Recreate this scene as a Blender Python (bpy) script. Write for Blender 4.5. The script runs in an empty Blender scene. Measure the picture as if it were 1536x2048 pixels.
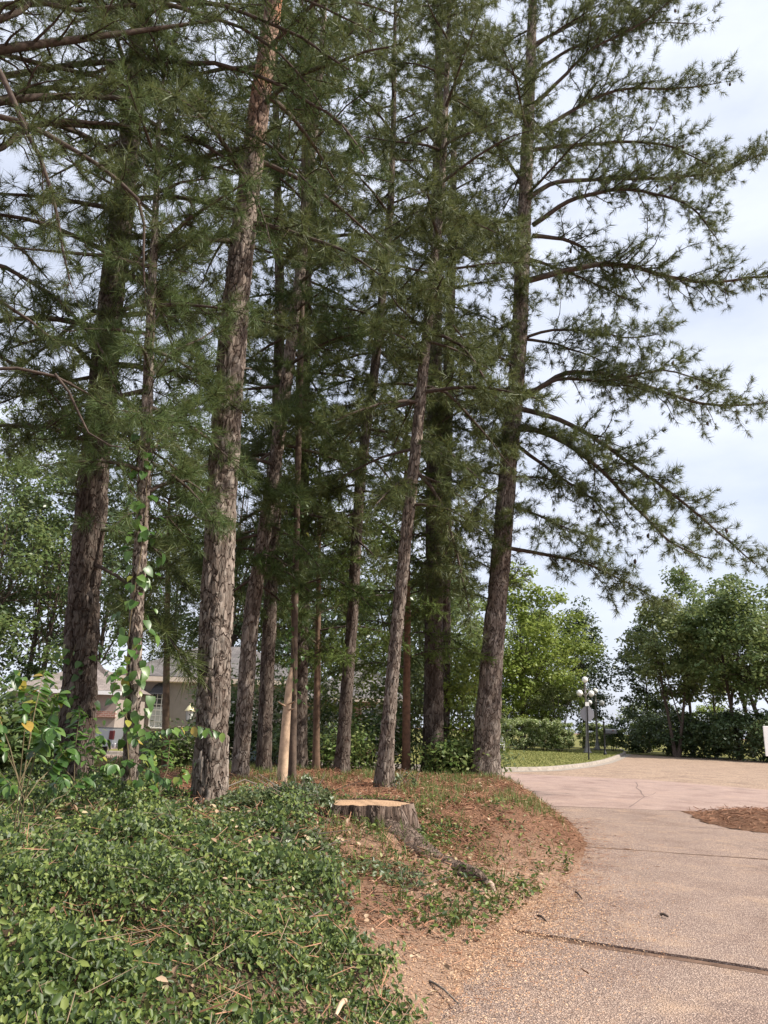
import bpy, math, random
import numpy as np
from mathutils import Matrix, Vector

# ------------------------------------------------------------------ camera, world, sun, exposure
SC = bpy.context.scene
COL = SC.collection
FPX = 1520.0
PITCH, ROLL = math.radians(15.65), math.radians(2.0)
EYE = np.array([0.0, 0.0, 1.65])
_F = np.array([0, math.cos(PITCH), math.sin(PITCH)])
_U0 = np.array([0, -math.sin(PITCH), math.cos(PITCH)])
_R0 = np.array([1.0, 0, 0])
_R = math.cos(ROLL) * _R0 + math.sin(ROLL) * _U0
_U = math.cos(ROLL) * _U0 - math.sin(ROLL) * _R0

cam_d = bpy.data.cameras.new("camera")
cam = bpy.data.objects.new("camera", cam_d)
COL.objects.link(cam)
cam_d.sensor_fit = 'VERTICAL'
cam_d.sensor_height = 24.0
cam_d.lens = FPX / 2048.0 * 24.0
cam_d.clip_start = 0.05
cam_d.clip_end = 3000.0
cam.matrix_world = Matrix(((_R[0], _U[0], -_F[0], EYE[0]), (_R[1], _U[1], -_F[1], EYE[1]), (_R[2], _U[2], -_F[2], EYE[2]), (0, 0, 0, 1)))
SC.camera = cam

SUN_DIR = Vector((0.97, -0.22, 0)).normalized()          # horizontal heading towards the sun
SUN_EL = math.radians(46)
SUN_VEC = Vector((SUN_DIR.x * math.cos(SUN_EL), SUN_DIR.y * math.cos(SUN_EL), math.sin(SUN_EL)))

W = bpy.data.worlds.new("World")
SC.world = W
W.use_nodes = True
wn, wl = W.node_tree.nodes, W.node_tree.links
wn.clear()
w_out = wn.new('ShaderNodeOutputWorld'); w_bg = wn.new('ShaderNodeBackground')
w_sky = wn.new('ShaderNodeTexSky'); w_sky.sky_type = 'NISHITA'; w_sky.sun_disc = False
w_sky.sun_elevation = SUN_EL; w_sky.sun_rotation = math.atan2(SUN_VEC.x, SUN_VEC.y)
w_sky.air_density = 1.0; w_sky.dust_density = 2.0; w_sky.ozone_density = 1.0
w_tc = wn.new('ShaderNodeTexCoord'); w_map = wn.new('ShaderNodeMapping'); w_map.inputs['Scale'].default_value = (1.0, 1.0, 2.6)
w_n = wn.new('ShaderNodeTexNoise'); w_n.inputs['Scale'].default_value = 2.6; w_n.inputs['Detail'].default_value = 7; w_n.inputs['Roughness'].default_value = 0.55
w_r = wn.new('ShaderNodeValToRGB')
w_r.color_ramp.elements[0].position = 0.30; w_r.color_ramp.elements[0].color = (0.55, 0.55, 0.55, 1)
w_r.color_ramp.elements[1].position = 0.62; w_r.color_ramp.elements[1].color = (0.97, 0.97, 0.97, 1)
w_mix = wn.new('ShaderNodeMix'); w_mix.data_type = 'RGBA'
w_mix.inputs['B'].default_value = (6.05, 6.45, 7.5, 1)
wl.new(w_tc.outputs['Generated'], w_map.inputs['Vector']); wl.new(w_map.outputs['Vector'], w_n.inputs['Vector'])
wl.new(w_n.outputs['Fac'], w_r.inputs['Fac']); wl.new(w_r.outputs['Color'], w_mix.inputs['Factor'])
wl.new(w_sky.outputs['Color'], w_mix.inputs['A']); wl.new(w_mix.outputs['Result'], w_bg.inputs['Color'])
w_bg.inputs['Strength'].default_value = 0.10
wl.new(w_bg.outputs['Background'], w_out.inputs['Surface'])

sun_d = bpy.data.lights.new("sun", 'SUN'); sun = bpy.data.objects.new("sun", sun_d); COL.objects.link(sun)
sun_d.energy = 5.0; sun_d.angle = math.radians(1.2); sun_d.color = (1.0, 0.93, 0.84)
sun.rotation_euler = (-SUN_VEC).to_track_quat('-Z', 'Y').to_euler()
sun.location = (20, -12, 30)

SC.view_settings.view_transform = 'Standard'
SC.view_settings.look = 'None'
SC.view_settings.gamma = 1.0
SC.view_settings.exposure = 0.66
SC.render.engine = 'CYCLES'
SC.cycles.max_bounces = 5
SC.cycles.diffuse_bounces = 2
SC.cycles.transmission_bounces = 4
SC.cycles.use_denoising = True

# ------------------------------------------------------------------ helpers
def ray(px, py): return (px - 768) / FPX * _R + (1024 - py) / FPX * _U + _F
def P(px, py, Y):                       # world point at forward distance Y seen at that pixel
    d = ray(px, py); return EYE + d * (Y / d[1])
def G(px, py, z=0.0):                   # world point on the level z
    d = ray(px, py); return EYE + d * ((z - EYE[2]) / d[2])

def _hash(i, j, k, s):
    h = (i * 374761393 + j * 668265263 + k * 2147483647 + s * 974634541) & 0xFFFFFFFF
    h = ((h ^ (h >> 13)) * 1274126177) & 0xFFFFFFFF
    h = (h ^ (h >> 16)) & 0xFFFFFFFF
    return h / 4294967295.0
def vnoise(p, s=0):
    p = np.asarray(p, float); i = np.floor(p).astype(np.int64); f = p - i; f = f * f * (3 - 2 * f)
    r = 0
    for a in (0, 1):
        for b in (0, 1):
            for c in (0, 1):
                w = (f[..., 0] if a else 1 - f[..., 0]) * (f[..., 1] if b else 1 - f[..., 1]) * (f[..., 2] if c else 1 - f[..., 2])
                r = r + w * _hash(i[..., 0] + a, i[..., 1] + b, i[..., 2] + c, s)
    return r
def fbm(p, s=0, o=4):
    p = np.asarray(p, float); r = 0; a = 0.5; t = 0
    for k in range(o):
        r = r + a * vnoise(p * 2 ** k, s + k); t += a; a *= 0.5
    return r / t
def n2(x, y, sc, s=0, o=3):
    return fbm(np.stack([np.asarray(x) * sc, np.asarray(y) * sc, np.zeros_like(np.asarray(x, float))], -1), s, o)
def worley(u, v, nu, s=0):
    """u in cells (periodic with nu), v in cells -> F1, F2, cell random"""
    iu = np.floor(u).astype(np.int64); iv = np.floor(v).astype(np.int64)
    d1 = np.full(u.shape, 9.0); d2 = np.full(u.shape, 9.0); rc = np.zeros(u.shape)
    for a in (-1, 0, 1):
        for b in (-1, 0, 1):
            cu, cv = iu + a, iv + b; wu = np.mod(cu, nu)
            px = cu + 0.15 + 0.7 * _hash(wu, cv, wu * 0 + 3, s); py = cv + 0.15 + 0.7 * _hash(wu, cv, wu * 0 + 5, s)
            d = np.hypot(u - px, v - py); r = _hash(wu, cv, wu * 0 + 7, s)
            m = d < d1
            d2 = np.where(m, d1, np.minimum(d2, d)); rc = np.where(m, r, rc); d1 = np.where(m, d, d1)
    return d1, d2, rc
def sstep(a, b, x):
    t = np.clip((x - a) / (b - a), 0, 1); return t * t * (3 - 2 * t)
def unit(v):
    v = np.asarray(v, float); return v / np.maximum(np.linalg.norm(v, axis=-1, keepdims=True), 1e-9)

ORIGIN = {}
def thing(name, label, cat, loc, group=None):
    o = bpy.data.objects.new(name, None); COL.objects.link(o); o.location = tuple(float(c) for c in loc)
    o.empty_display_size = 0.2
    o['label'] = label; o['category'] = cat
    if group: o['group'] = group
    ORIGIN[o.name] = np.array(loc, float)
    return o
def tag(o, label, cat, group=None):
    o['label'] = label; o['category'] = cat
    if group: o['group'] = group
    return o
def link(name, me, m, parent=None, kind=None):
    o = bpy.data.objects.new(name, me); COL.objects.link(o)
    if m is not None and not me.materials: me.materials.append(m)
    if parent is not None: o.parent = parent; ORIGIN[o.name] = ORIGIN[parent.name]
    else: ORIGIN[o.name] = np.zeros(3)
    if kind: o['kind'] = kind
    return o
def mesh_arrays(name, V, F, smooth=False, attrs=None):
    V = np.ascontiguousarray(V, np.float32); F = np.ascontiguousarray(F, np.int32); k = F.shape[1]
    me = bpy.data.meshes.new(name)
    me.vertices.add(len(V)); me.vertices.foreach_set('co', V.ravel())
    me.loops.add(F.size); me.loops.foreach_set('vertex_index', F.ravel())
    me.polygons.add(len(F)); me.polygons.foreach_set('loop_start', np.arange(0, F.size, k, dtype=np.int32))
    if smooth: me.polygons.foreach_set('use_smooth', np.ones(len(F), bool))
    for n, a in (attrs or {}).items():
        at = me.attributes.new(n, 'FLOAT', 'POINT'); at.data.foreach_set('value', np.ascontiguousarray(a, np.float32))
    me.update(calc_edges=True)
    return me
def mk(name, V, F, m, parent=None, smooth=False, kind=None, attrs=None):
    """one mesh object from world coordinates"""
    if parent is not None: V = np.asarray(V) - ORIGIN[parent.name]
    return link(name, mesh_arrays(name, V, F, smooth, attrs), m, parent, kind)

class MB:
    """collects shapes; build() makes ONE mesh object"""
    def __init__(s): s.v = []; s.f = []; s.sm = []
    def add(s, v, f, sm=False):
        n = len(s.v); s.v += [tuple(map(float, q)) for q in v]; s.f += [tuple(i + n for i in q) for q in f]; s.sm += [sm] * len(f); return s
    def box(s, c, d, rz=0.0, bev=0.0, M=None):
        x, y, z = d[0] / 2, d[1] / 2, d[2] / 2
        if bev > 0:
            b = min(bev, x * .9, y * .9, z * .9)
            v = []
            for sx in (-1, 1):
                for sy in (-1, 1):
                    for sz in (-1, 1):
                        v += [(sx * x, sy * (y - b), sz * (z - b)), (sx * (x - b), sy * y, sz * (z - b)), (sx * (x - b), sy * (y - b), sz * z)]
            def ix(sx, sy, sz, k): return (((sx > 0) * 2 + (sy > 0)) * 2 + (sz > 0)) * 3 + k
            f = []
            for sx in (-1, 1): f.append([ix(sx, -1, -1, 0), ix(sx, 1, -1, 0), ix(sx, 1, 1, 0), ix(sx, -1, 1, 0)][::sx])
            for sy in (-1, 1): f.append([ix(-1, sy, -1, 1), ix(1, sy, -1, 1), ix(1, sy, 1, 1), ix(-1, sy, 1, 1)][::-sy])
            for sz in (-1, 1): f.append([ix(-1, -1, sz, 2), ix(1, -1, sz, 2), ix(1, 1, sz, 2), ix(-1, 1, sz, 2)][::sz])
            for sx in (-1, 1):
                for sy in (-1, 1): f.append([ix(sx, sy, -1, 0), ix(sx, sy, -1, 1), ix(sx, sy, 1, 1), ix(sx, sy, 1, 0)][::sx * sy])
            for sx in (-1, 1):
                for sz in (-1, 1): f.append([ix(sx, -1, sz, 0), ix(sx, 1, sz, 0), ix(sx, 1, sz, 2), ix(sx, -1, sz, 2)][::sx * sz])
            for sy in (-1, 1):
                for sz in (-1, 1): f.append([ix(-1, sy, sz, 1), ix(1, sy, sz, 1), ix(1, sy, sz, 2), ix(-1, sy, sz, 2)][::-sy * sz])
            for sx in (-1, 1):
                for sy in (-1, 1):
                    for sz in (-1, 1): f.append([ix(sx, sy, sz, 0), ix(sx, sy, sz, 1), ix(sx, sy, sz, 2)][::sx * sy * sz])
        else:
            v = [(a * x, b * y, g * z) for a in (-1, 1) for b in (-1, 1) for g in (-1, 1)]
            f = [(0, 1, 3, 2), (4, 6, 7, 5), (0, 4, 5, 1), (2, 3, 7, 6), (0, 2, 6, 4), (1, 5, 7, 3)]
        cr, sr = math.cos(rz), math.sin(rz)
        v = [(q[0] * cr - q[1] * sr + c[0], q[0] * sr + q[1] * cr + c[1], q[2] + c[2]) for q in v]
        return s.add(v, f)
    def tube(s, pts, rad, n=8, cap=True, sm=True):
        pts = np.asarray(pts, float); m = len(pts)
        rad = np.broadcast_to(np.asarray(rad, float), (m,))
        T = unit(np.gradient(pts, axis=0)); a = np.array([1.0, 0, 0]) if abs(T[0][0]) < .8 else np.array([0, 1.0, 0])
        v = []; u = unit(a - T[0] * a.dot(T[0]))
        for i in range(m):
            u = unit(u - T[i] * u.dot(T[i])); w = np.cross(T[i], u)
            for k in range(n):
                t = 2 * math.pi * k / n; v.append(pts[i] + rad[i] * (math.cos(t) * u + math.sin(t) * w))
        f = [(i * n + k, i * n + (k + 1) % n, (i + 1) * n + (k + 1) % n, (i + 1) * n + k) for i in range(m - 1) for k in range(n)]
        s.add(v, f, sm)
        if cap:
            s.add([v[k] for k in range(n)], [tuple(range(n))[::-1]]); s.add([v[(m - 1) * n + k] for k in range(n)], [tuple(range(n))])
        return s
    def lathe(s, prof, c=(0, 0, 0), n=16, sm=True):
        v = []; m = len(prof)
        for r, z in prof:
            for k in range(n):
                t = 2 * math.pi * k / n; v.append((c[0] + r * math.cos(t), c[1] + r * math.sin(t), c[2] + z))
        f = [(i * n + k, i * n + (k + 1) % n, (i + 1) * n + (k + 1) % n, (i + 1) * n + k) for i in range(m - 1) for k in range(n)]
        return s.add(v, f, sm)
    def prism(s, poly, d0, d1):
        """polygon (3d pts) extruded by vector between offsets"""
        n = len(poly); d0 = np.array(d0, float); d1 = np.array(d1, float); p = np.array(poly, float)
        v = list(p + d0) + list(p + d1)
        f = [tuple(range(n))[::-1], tuple(range(n, 2 * n))] + [(i, (i + 1) % n, n + (i + 1) % n, n + i) for i in range(n)]
        return s.add(v, f)
    def build(s, name, m, parent=None, kind=None):
        me = bpy.data.meshes.new(name); v = np.array(s.v)
        if parent is not None: v = v - ORIGIN[parent.name]
        me.from_pydata([tuple(q) for q in v], [], s.f)
        me.polygons.foreach_set('use_smooth', np.array(s.sm, bool)); me.update()
        import bmesh as _bm
        b = _bm.new(); b.from_mesh(me); _bm.ops.recalc_face_normals(b, faces=b.faces); b.to_mesh(me); b.free()
        return link(name, me, m, parent, kind)

# ------------------------------------------------------------------ materials
def new_mat(name):
    m = bpy.data.materials.new(name); m.use_nodes = True
    nt = m.node_tree; nt.nodes.clear()
    out = nt.nodes.new('ShaderNodeOutputMaterial'); b = nt.nodes.new('ShaderNodeBsdfPrincipled')
    nt.links.new(b.outputs[0], out.inputs[0])
    return m, nt, b, out
def c4(c): return (c[0], c[1], c[2], 1.0)
def ramp(nt, fac, stops):
    r = nt.nodes.new('ShaderNodeValToRGB'); e = r.color_ramp.elements
    while len(e) < len(stops): e.new(0.5)
    for k, (p, c) in enumerate(stops): e[k].position = p; e[k].color = c4(c)
    nt.links.new(fac, r.inputs['Fac']); return r.outputs['Color']
def noise(nt, vec, scale, detail=4, rough=0.55):
    n = nt.nodes.new('ShaderNodeTexNoise'); n.inputs['Scale'].default_value = scale; n.inputs['Detail'].default_value = detail; n.inputs['Roughness'].default_value = rough
    if vec is not None: nt.links.new(vec, n.inputs['Vector'])
    return n.outputs['Fac']
def mixc(nt, a, b, fac, mode='MIX'):
    n = nt.nodes.new('ShaderNodeMix'); n.data_type = 'RGBA'; n.blend_type = mode
    for s, v in (('A', a), ('B', b), ('Factor', fac)):
        if isinstance(v, (int, float)): n.inputs[s].default_value = v
        elif isinstance(v, tuple): n.inputs[s].default_value = c4(v)
        else: nt.links.new(v, n.inputs[s])
    return n.outputs['Result']
def bump(nt, h, b, strength=0.5, dist=0.01):
    n = nt.nodes.new('ShaderNodeBump'); n.inputs['Strength'].default_value = strength; n.inputs['Distance'].default_value = dist
    nt.links.new(h, n.inputs['Height']); nt.links.new(n.outputs[0], b.inputs['Normal'])
def objco(nt, scale=(1, 1, 1)):
    t = nt.nodes.new('ShaderNodeTexCoord'); m = nt.nodes.new('ShaderNodeMapping'); m.inputs['Scale'].default_value = scale
    nt.links.new(t.outputs['Object'], m.inputs['Vector']); return m.outputs['Vector']
def attr(nt, name):
    a = nt.nodes.new('ShaderNodeAttribute'); a.attribute_name = name; return a.outputs['Fac']
def plain(name, c, rough=0.6, metal=0.0, var=0.15, scale=6.0, bumps=0.0, spec=0.4):
    m, nt, b, o = new_mat(name); v = objco(nt)
    col = ramp(nt, noise(nt, v, scale, 5), [(0.3, tuple(x * (1 - var) for x in c)), (0.7, tuple(min(1, x * (1 + var)) for x in c))])
    nt.links.new(col, b.inputs['Base Color']); b.inputs['Roughness'].default_value = rough; b.inputs['Metallic'].default_value = metal
    b.inputs['Specular IOR Level'].default_value = spec
    if bumps: bump(nt, noise(nt, v, scale * 8, 4), b, bumps, 0.01)
    return m
def leaf_mat(name, stops, trans=0.3, rough=0.5, spec=0.4, nscale=1.2, nmix=0.35, tint=(0.5, 0.5, 0.2)):
    """leaf colour: random for each leaf, drifting slowly from clump to clump"""
    m, nt, b, o = new_mat(name)
    g = nt.nodes.new('ShaderNodeNewGeometry'); v = objco(nt)
    isl = g.outputs['Random Per Island']; nz = noise(nt, v, nscale, 2)
    mx = nt.nodes.new('ShaderNodeMix'); mx.data_type = 'FLOAT'; mx.inputs['Factor'].default_value = nmix
    nt.links.new(isl, mx.inputs['A']); nt.links.new(nz, mx.inputs['B'])
    col = ramp(nt, mx.outputs['Result'], stops)
    nt.links.new(col, b.inputs['Base Color']); b.inputs['Roughness'].default_value = rough; b.inputs['Specular IOR Level'].default_value = spec
    if trans > 0:
        t = nt.nodes.new('ShaderNodeBsdfTranslucent'); tc = mixc(nt, col, tint, 0.25); nt.links.new(tc, t.inputs['Color'])
        s = nt.nodes.new('ShaderNodeMixShader'); s.inputs['Fac'].default_value = trans
        nt.links.new(b.outputs[0], s.inputs[1]); nt.links.new(t.outputs[0], s.inputs[2]); nt.links.new(s.outputs[0], o.inputs[0])
    return m
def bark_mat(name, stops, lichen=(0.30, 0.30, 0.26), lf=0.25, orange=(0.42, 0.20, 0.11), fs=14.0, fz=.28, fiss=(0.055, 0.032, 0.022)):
    m, nt, b, o = new_mat(name); v = objco(nt, (1, 1, 0.35))
    pl = attr(nt, 'plate')
    mx = nt.nodes.new('ShaderNodeMix'); mx.data_type = 'FLOAT'; mx.inputs['Factor'].default_value = 0.55
    nt.links.new(pl, mx.inputs['A']); nt.links.new(noise(nt, v, 38, 6, 0.65), mx.inputs['B'])
    col = ramp(nt, mx.outputs['Result'], stops)
    lm = nt.nodes.new('ShaderNodeMapRange'); lm.inputs['From Min'].default_value = 0.55; lm.inputs['From Max'].default_value = 0.72; lm.inputs['To Max'].default_value = lf
    nt.links.new(noise(nt, objco(nt), 9, 5), lm.inputs['Value'])
    col = mixc(nt, col, lichen, lm.outputs['Result'])
    col = mixc(nt, col, orange, attr(nt, 'young'))
    # fine flaky scales: weathered grey faces, unweathered red-brown between them
    vd = objco(nt, (1, 1, fz)); wob = nt.nodes.new('ShaderNodeTexNoise'); wob.inputs['Scale'].default_value = 7; nt.links.new(vd, wob.inputs['Vector'])
    ad = nt.nodes.new('ShaderNodeVectorMath'); ad.operation = 'MULTIPLY_ADD'; nt.links.new(wob.outputs['Color'], ad.inputs[0]); ad.inputs[1].default_value = (.22, .22, .22); nt.links.new(vd, ad.inputs[2])
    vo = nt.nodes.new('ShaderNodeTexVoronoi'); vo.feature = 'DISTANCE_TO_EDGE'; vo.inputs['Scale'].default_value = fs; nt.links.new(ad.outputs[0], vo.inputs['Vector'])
    vc = nt.nodes.new('ShaderNodeTexVoronoi'); vc.inputs['Scale'].default_value = fs; nt.links.new(ad.outputs[0], vc.inputs['Vector'])
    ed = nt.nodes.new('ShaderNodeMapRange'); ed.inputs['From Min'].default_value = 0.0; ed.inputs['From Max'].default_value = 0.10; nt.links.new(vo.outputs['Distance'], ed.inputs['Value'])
    sc = nt.nodes.new('ShaderNodeSeparateColor'); nt.links.new(vc.outputs['Color'], sc.inputs[0])
    col = mixc(nt, col, ramp(nt, sc.outputs[0], [(0, (.72, .70, .68)), (1, (1.28, 1.27, 1.25))]), 1.0, 'MULTIPLY')
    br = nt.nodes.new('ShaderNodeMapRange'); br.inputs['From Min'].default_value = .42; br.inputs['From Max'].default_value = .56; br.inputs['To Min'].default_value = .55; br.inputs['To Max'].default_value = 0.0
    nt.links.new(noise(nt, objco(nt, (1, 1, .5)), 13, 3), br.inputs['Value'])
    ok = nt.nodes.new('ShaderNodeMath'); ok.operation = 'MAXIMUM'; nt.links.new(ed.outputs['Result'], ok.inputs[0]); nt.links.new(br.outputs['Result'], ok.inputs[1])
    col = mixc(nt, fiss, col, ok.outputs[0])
    nt.links.new(col, b.inputs['Base Color']); b.inputs['Roughness'].default_value = 0.88; b.inputs['Specular IOR Level'].default_value = 0.2
    hh = nt.nodes.new('ShaderNodeMath'); hh.operation = 'MULTIPLY_ADD'; nt.links.new(noise(nt, v, 60, 6, 0.7), hh.inputs[0]); hh.inputs[1].default_value = .45; nt.links.new(ok.outputs[0], hh.inputs[2])
    h2 = nt.nodes.new('ShaderNodeMath'); h2.operation = 'MULTIPLY_ADD'; nt.links.new(sc.outputs[1], h2.inputs[0]); h2.inputs[1].default_value = .5; nt.links.new(hh.outputs[0], h2.inputs[2])
    bump(nt, h2.outputs[0], b, 1.0, 0.028)
    return m

M = {}
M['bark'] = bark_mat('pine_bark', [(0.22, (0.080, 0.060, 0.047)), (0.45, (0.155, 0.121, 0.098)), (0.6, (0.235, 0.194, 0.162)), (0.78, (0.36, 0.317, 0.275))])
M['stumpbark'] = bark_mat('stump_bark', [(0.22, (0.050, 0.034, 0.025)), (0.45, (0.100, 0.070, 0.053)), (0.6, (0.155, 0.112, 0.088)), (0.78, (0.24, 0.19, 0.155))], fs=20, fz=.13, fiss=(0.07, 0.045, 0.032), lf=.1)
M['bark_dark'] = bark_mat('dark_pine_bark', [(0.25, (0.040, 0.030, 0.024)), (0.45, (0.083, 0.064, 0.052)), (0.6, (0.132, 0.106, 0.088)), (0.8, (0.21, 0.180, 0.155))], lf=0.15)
M['limb'] = plain('limb_bark', (0.085, 0.064, 0.052), 0.9, var=0.4, scale=14, bumps=0.5, spec=0.15)
M['limb_grey'] = plain('grey_limb_bark', (0.17, 0.145, 0.12), 0.9, var=0.35, scale=14, bumps=0.5, spec=0.15)
M['twig'] = plain('twig_bark', (0.060, 0.044, 0.035), 0.9, var=0.35, scale=5, spec=0.1)
M['needle'] = leaf_mat('pine_needles', [(0.08, (0.032, 0.050, 0.016)), (0.5, (0.072, 0.099, 0.029)), (0.76, (0.125, 0.150, 0.044)), (0.87, (0.19, 0.17, 0.058)), (0.94, (0.23, 0.125, 0.055))], 0.22, 0.5, 0.3, 1.1, 0.45)
M['needle_b'] = leaf_mat('bright_pine_needles', [(0.08, (0.036, 0.068, 0.019)), (0.5, (0.072, 0.116, 0.031)), (0.85, (0.12, 0.16, 0.050)), (0.98, (0.24, 0.15, 0.06))], 0.25, 0.5, 0.3, 1.1, 0.4)
M['cedar'] = leaf_mat('cedar_sprays', [(0.1, (0.026, 0.050, 0.014)), (0.5, (0.055, 0.098, 0.024)), (0.85, (0.105, 0.155, 0.036)), (0.97, (0.16, 0.12, 0.05))], 0.2, 0.6, 0.2, 0.9, 0.5)
M['cedar_y'] = leaf_mat('yellow_green_cedar_sprays', [(0.1, (0.045, 0.075, 0.016)), (0.5, (0.090, 0.135, 0.028)), (0.85, (0.15, 0.20, 0.045)), (0.97, (0.18, 0.13, 0.05))], 0.25, 0.6, 0.2, 0.9, 0.5)
M['ivy'] = leaf_mat('ground_cover_leaves', [(0.14, (0.016, 0.031, 0.008)), (0.44, (0.043, 0.074, 0.016)), (0.64, (0.098, 0.142, 0.028)), (0.85, (0.24, 0.28, 0.075)), (0.985, (0.24, 0.22, 0.09)), (1.0, (0.26, 0.16, 0.09))], 0.22, 0.45, 0.28, 2.2, 0.42)
M['vine'] = leaf_mat('vine_leaves', [(0.10, (0.035, 0.055, 0.022)), (0.45, (0.080, 0.120, 0.045)), (0.75, (0.16, 0.20, 0.09)), (0.92, (0.26, 0.24, 0.13))], 0.35, 0.4, 0.5, 3.0, 0.3)
def obj_leaf_mat(name, stops, trans=0.35):
    m, nt, b, o = new_mat(name); oi = nt.nodes.new('ShaderNodeObjectInfo')
    col = ramp(nt, oi.outputs['Random'], stops)
    col = mixc(nt, col, (0.03, 0.05, 0.012), ramp(nt, noise(nt, objco(nt), 3.0, 3), [(0.45, (0, 0, 0)), (0.8, (0.35, 0.35, 0.35))]))
    nt.links.new(col, b.inputs['Base Color']); b.inputs['Roughness'].default_value = 0.38; b.inputs['Specular IOR Level'].default_value = 0.5
    t = nt.nodes.new('ShaderNodeBsdfTranslucent'); nt.links.new(mixc(nt, col, (0.35, 0.5, 0.08), 0.3), t.inputs['Color'])
    s = nt.nodes.new('ShaderNodeMixShader'); s.inputs['Fac'].default_value = trans
    nt.links.new(b.outputs[0], s.inputs[1]); nt.links.new(t.outputs[0], s.inputs[2]); nt.links.new(s.outputs[0], o.inputs[0])
    return m
M['bigleaf'] = obj_leaf_mat('broad_vine_leaf', [(0.05, (0.035, 0.085, 0.018)), (0.5, (0.075, 0.16, 0.032)), (0.92, (0.14, 0.235, 0.05)), (0.975, (0.36, 0.34, 0.06)), (1.0, (0.42, 0.27, 0.06))])
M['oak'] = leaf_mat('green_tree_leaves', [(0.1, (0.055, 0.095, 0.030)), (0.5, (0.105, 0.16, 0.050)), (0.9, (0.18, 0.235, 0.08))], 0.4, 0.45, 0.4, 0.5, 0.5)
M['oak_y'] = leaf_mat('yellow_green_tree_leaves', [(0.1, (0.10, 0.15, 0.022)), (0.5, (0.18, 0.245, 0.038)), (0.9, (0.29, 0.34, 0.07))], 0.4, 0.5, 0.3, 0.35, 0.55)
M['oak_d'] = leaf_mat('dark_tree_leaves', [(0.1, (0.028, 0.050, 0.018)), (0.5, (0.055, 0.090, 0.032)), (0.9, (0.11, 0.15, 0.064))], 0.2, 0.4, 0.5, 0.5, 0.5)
M['oak_f'] = leaf_mat('faded_tree_leaves', [(0.1, (0.09, 0.125, 0.04)), (0.5, (0.15, 0.19, 0.066)), (0.9, (0.24, 0.26, 0.11))], 0.4, 0.5, 0.3, 0.4, 0.5)
M['hedge'] = leaf_mat('variegated_hedge_leaves', [(0.1, (0.10, 0.16, 0.04)), (0.5, (0.22, 0.29, 0.09)), (0.75, (0.42, 0.47, 0.23)), (0.97, (0.66, 0.66, 0.44))], 0.35, 0.45, 0.4, 2, 0.15)
M['bloom'] = leaf_mat('pale_flowering_shrub_leaves', [(0.1, (0.035, 0.075, 0.022)), (0.6, (0.08, 0.14, 0.04)), (0.8, (0.2, 0.26, 0.1)), (0.86, (0.62, 0.58, 0.5)), (1.0, (0.75, 0.7, 0.65))], 0.25, 0.5, 0.3, 2, 0.1)
M['straw'] = leaf_mat('pine_straw_needles', [(0.1, (0.12, 0.054, 0.030)), (0.45, (0.24, 0.115, 0.064)), (0.8, (0.37, 0.195, 0.115)), (1.0, (0.50, 0.34, 0.22))], 0.0, 0.7, 0.2, 1.2, 0.35)
M['litter'] = leaf_mat('dry_leaves', [(0.1, (0.16, 0.095, 0.055)), (0.5, (0.33, 0.22, 0.14)), (0.8, (0.48, 0.36, 0.24)), (0.95, (0.20, 0.24, 0.09))], 0.1, 0.7, 0.2, 2, 0.2)
M['chips'] = leaf_mat('wood_chips', [(0.1, (0.30, 0.16, 0.09)), (0.5, (0.48, 0.29, 0.17)), (1.0, (0.68, 0.48, 0.31))], 0.0, 0.8, 0.15, 3, 0.2)
M['grassb'] = leaf_mat('grass_blades', [(0.1, (0.10, 0.13, 0.035)), (0.5, (0.20, 0.22, 0.065)), (0.9, (0.34, 0.32, 0.12))], 0.2, 0.6, 0.2, 0.5, 0.5)
M['weed'] = leaf_mat('weed_blades', [(0.1, (0.055, 0.105, 0.022)), (0.5, (0.115, 0.175, 0.042)), (0.9, (0.24, 0.27, 0.09))], 0.25, 0.5, 0.3, 1, 0.4)

def ground_mat():
    m, nt, b, o = new_mat('forest_floor'); v = objco(nt)
    c1 = ramp(nt, noise(nt, v, 26, 8, 0.7), [(0.28, (0.060, 0.034, 0.022)), (0.5, (0.165, 0.088, 0.053)), (0.72, (0.31, 0.18, 0.115))])
    c2 = ramp(nt, noise(nt, v, 40, 6, 0.7), [(0.3, (0.035, 0.026, 0.016)), (0.7, (0.11, 0.078, 0.045))])
    col = mixc(nt, c2, c1, attr(nt, 'straw'))
    c3 = ramp(nt, noise(nt, v, 48, 8, 0.75), [(0.3, (0.15, 0.085, 0.055)), (0.5, (0.33, 0.215, 0.15)), (0.7, (0.50, 0.36, 0.265))])
    col = mixc(nt, col, c3, attr(nt, 'dust'))
    nt.links.new(col, b.inputs['Base Color']); b.inputs['Roughness'].default_value = 0.95; b.inputs['Specular IOR Level'].default_value = 0.1
    bump(nt, noise(nt, v, 60, 6, 0.7), b, 0.8, 0.03)
    return m
M['ground'] = ground_mat()
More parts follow.
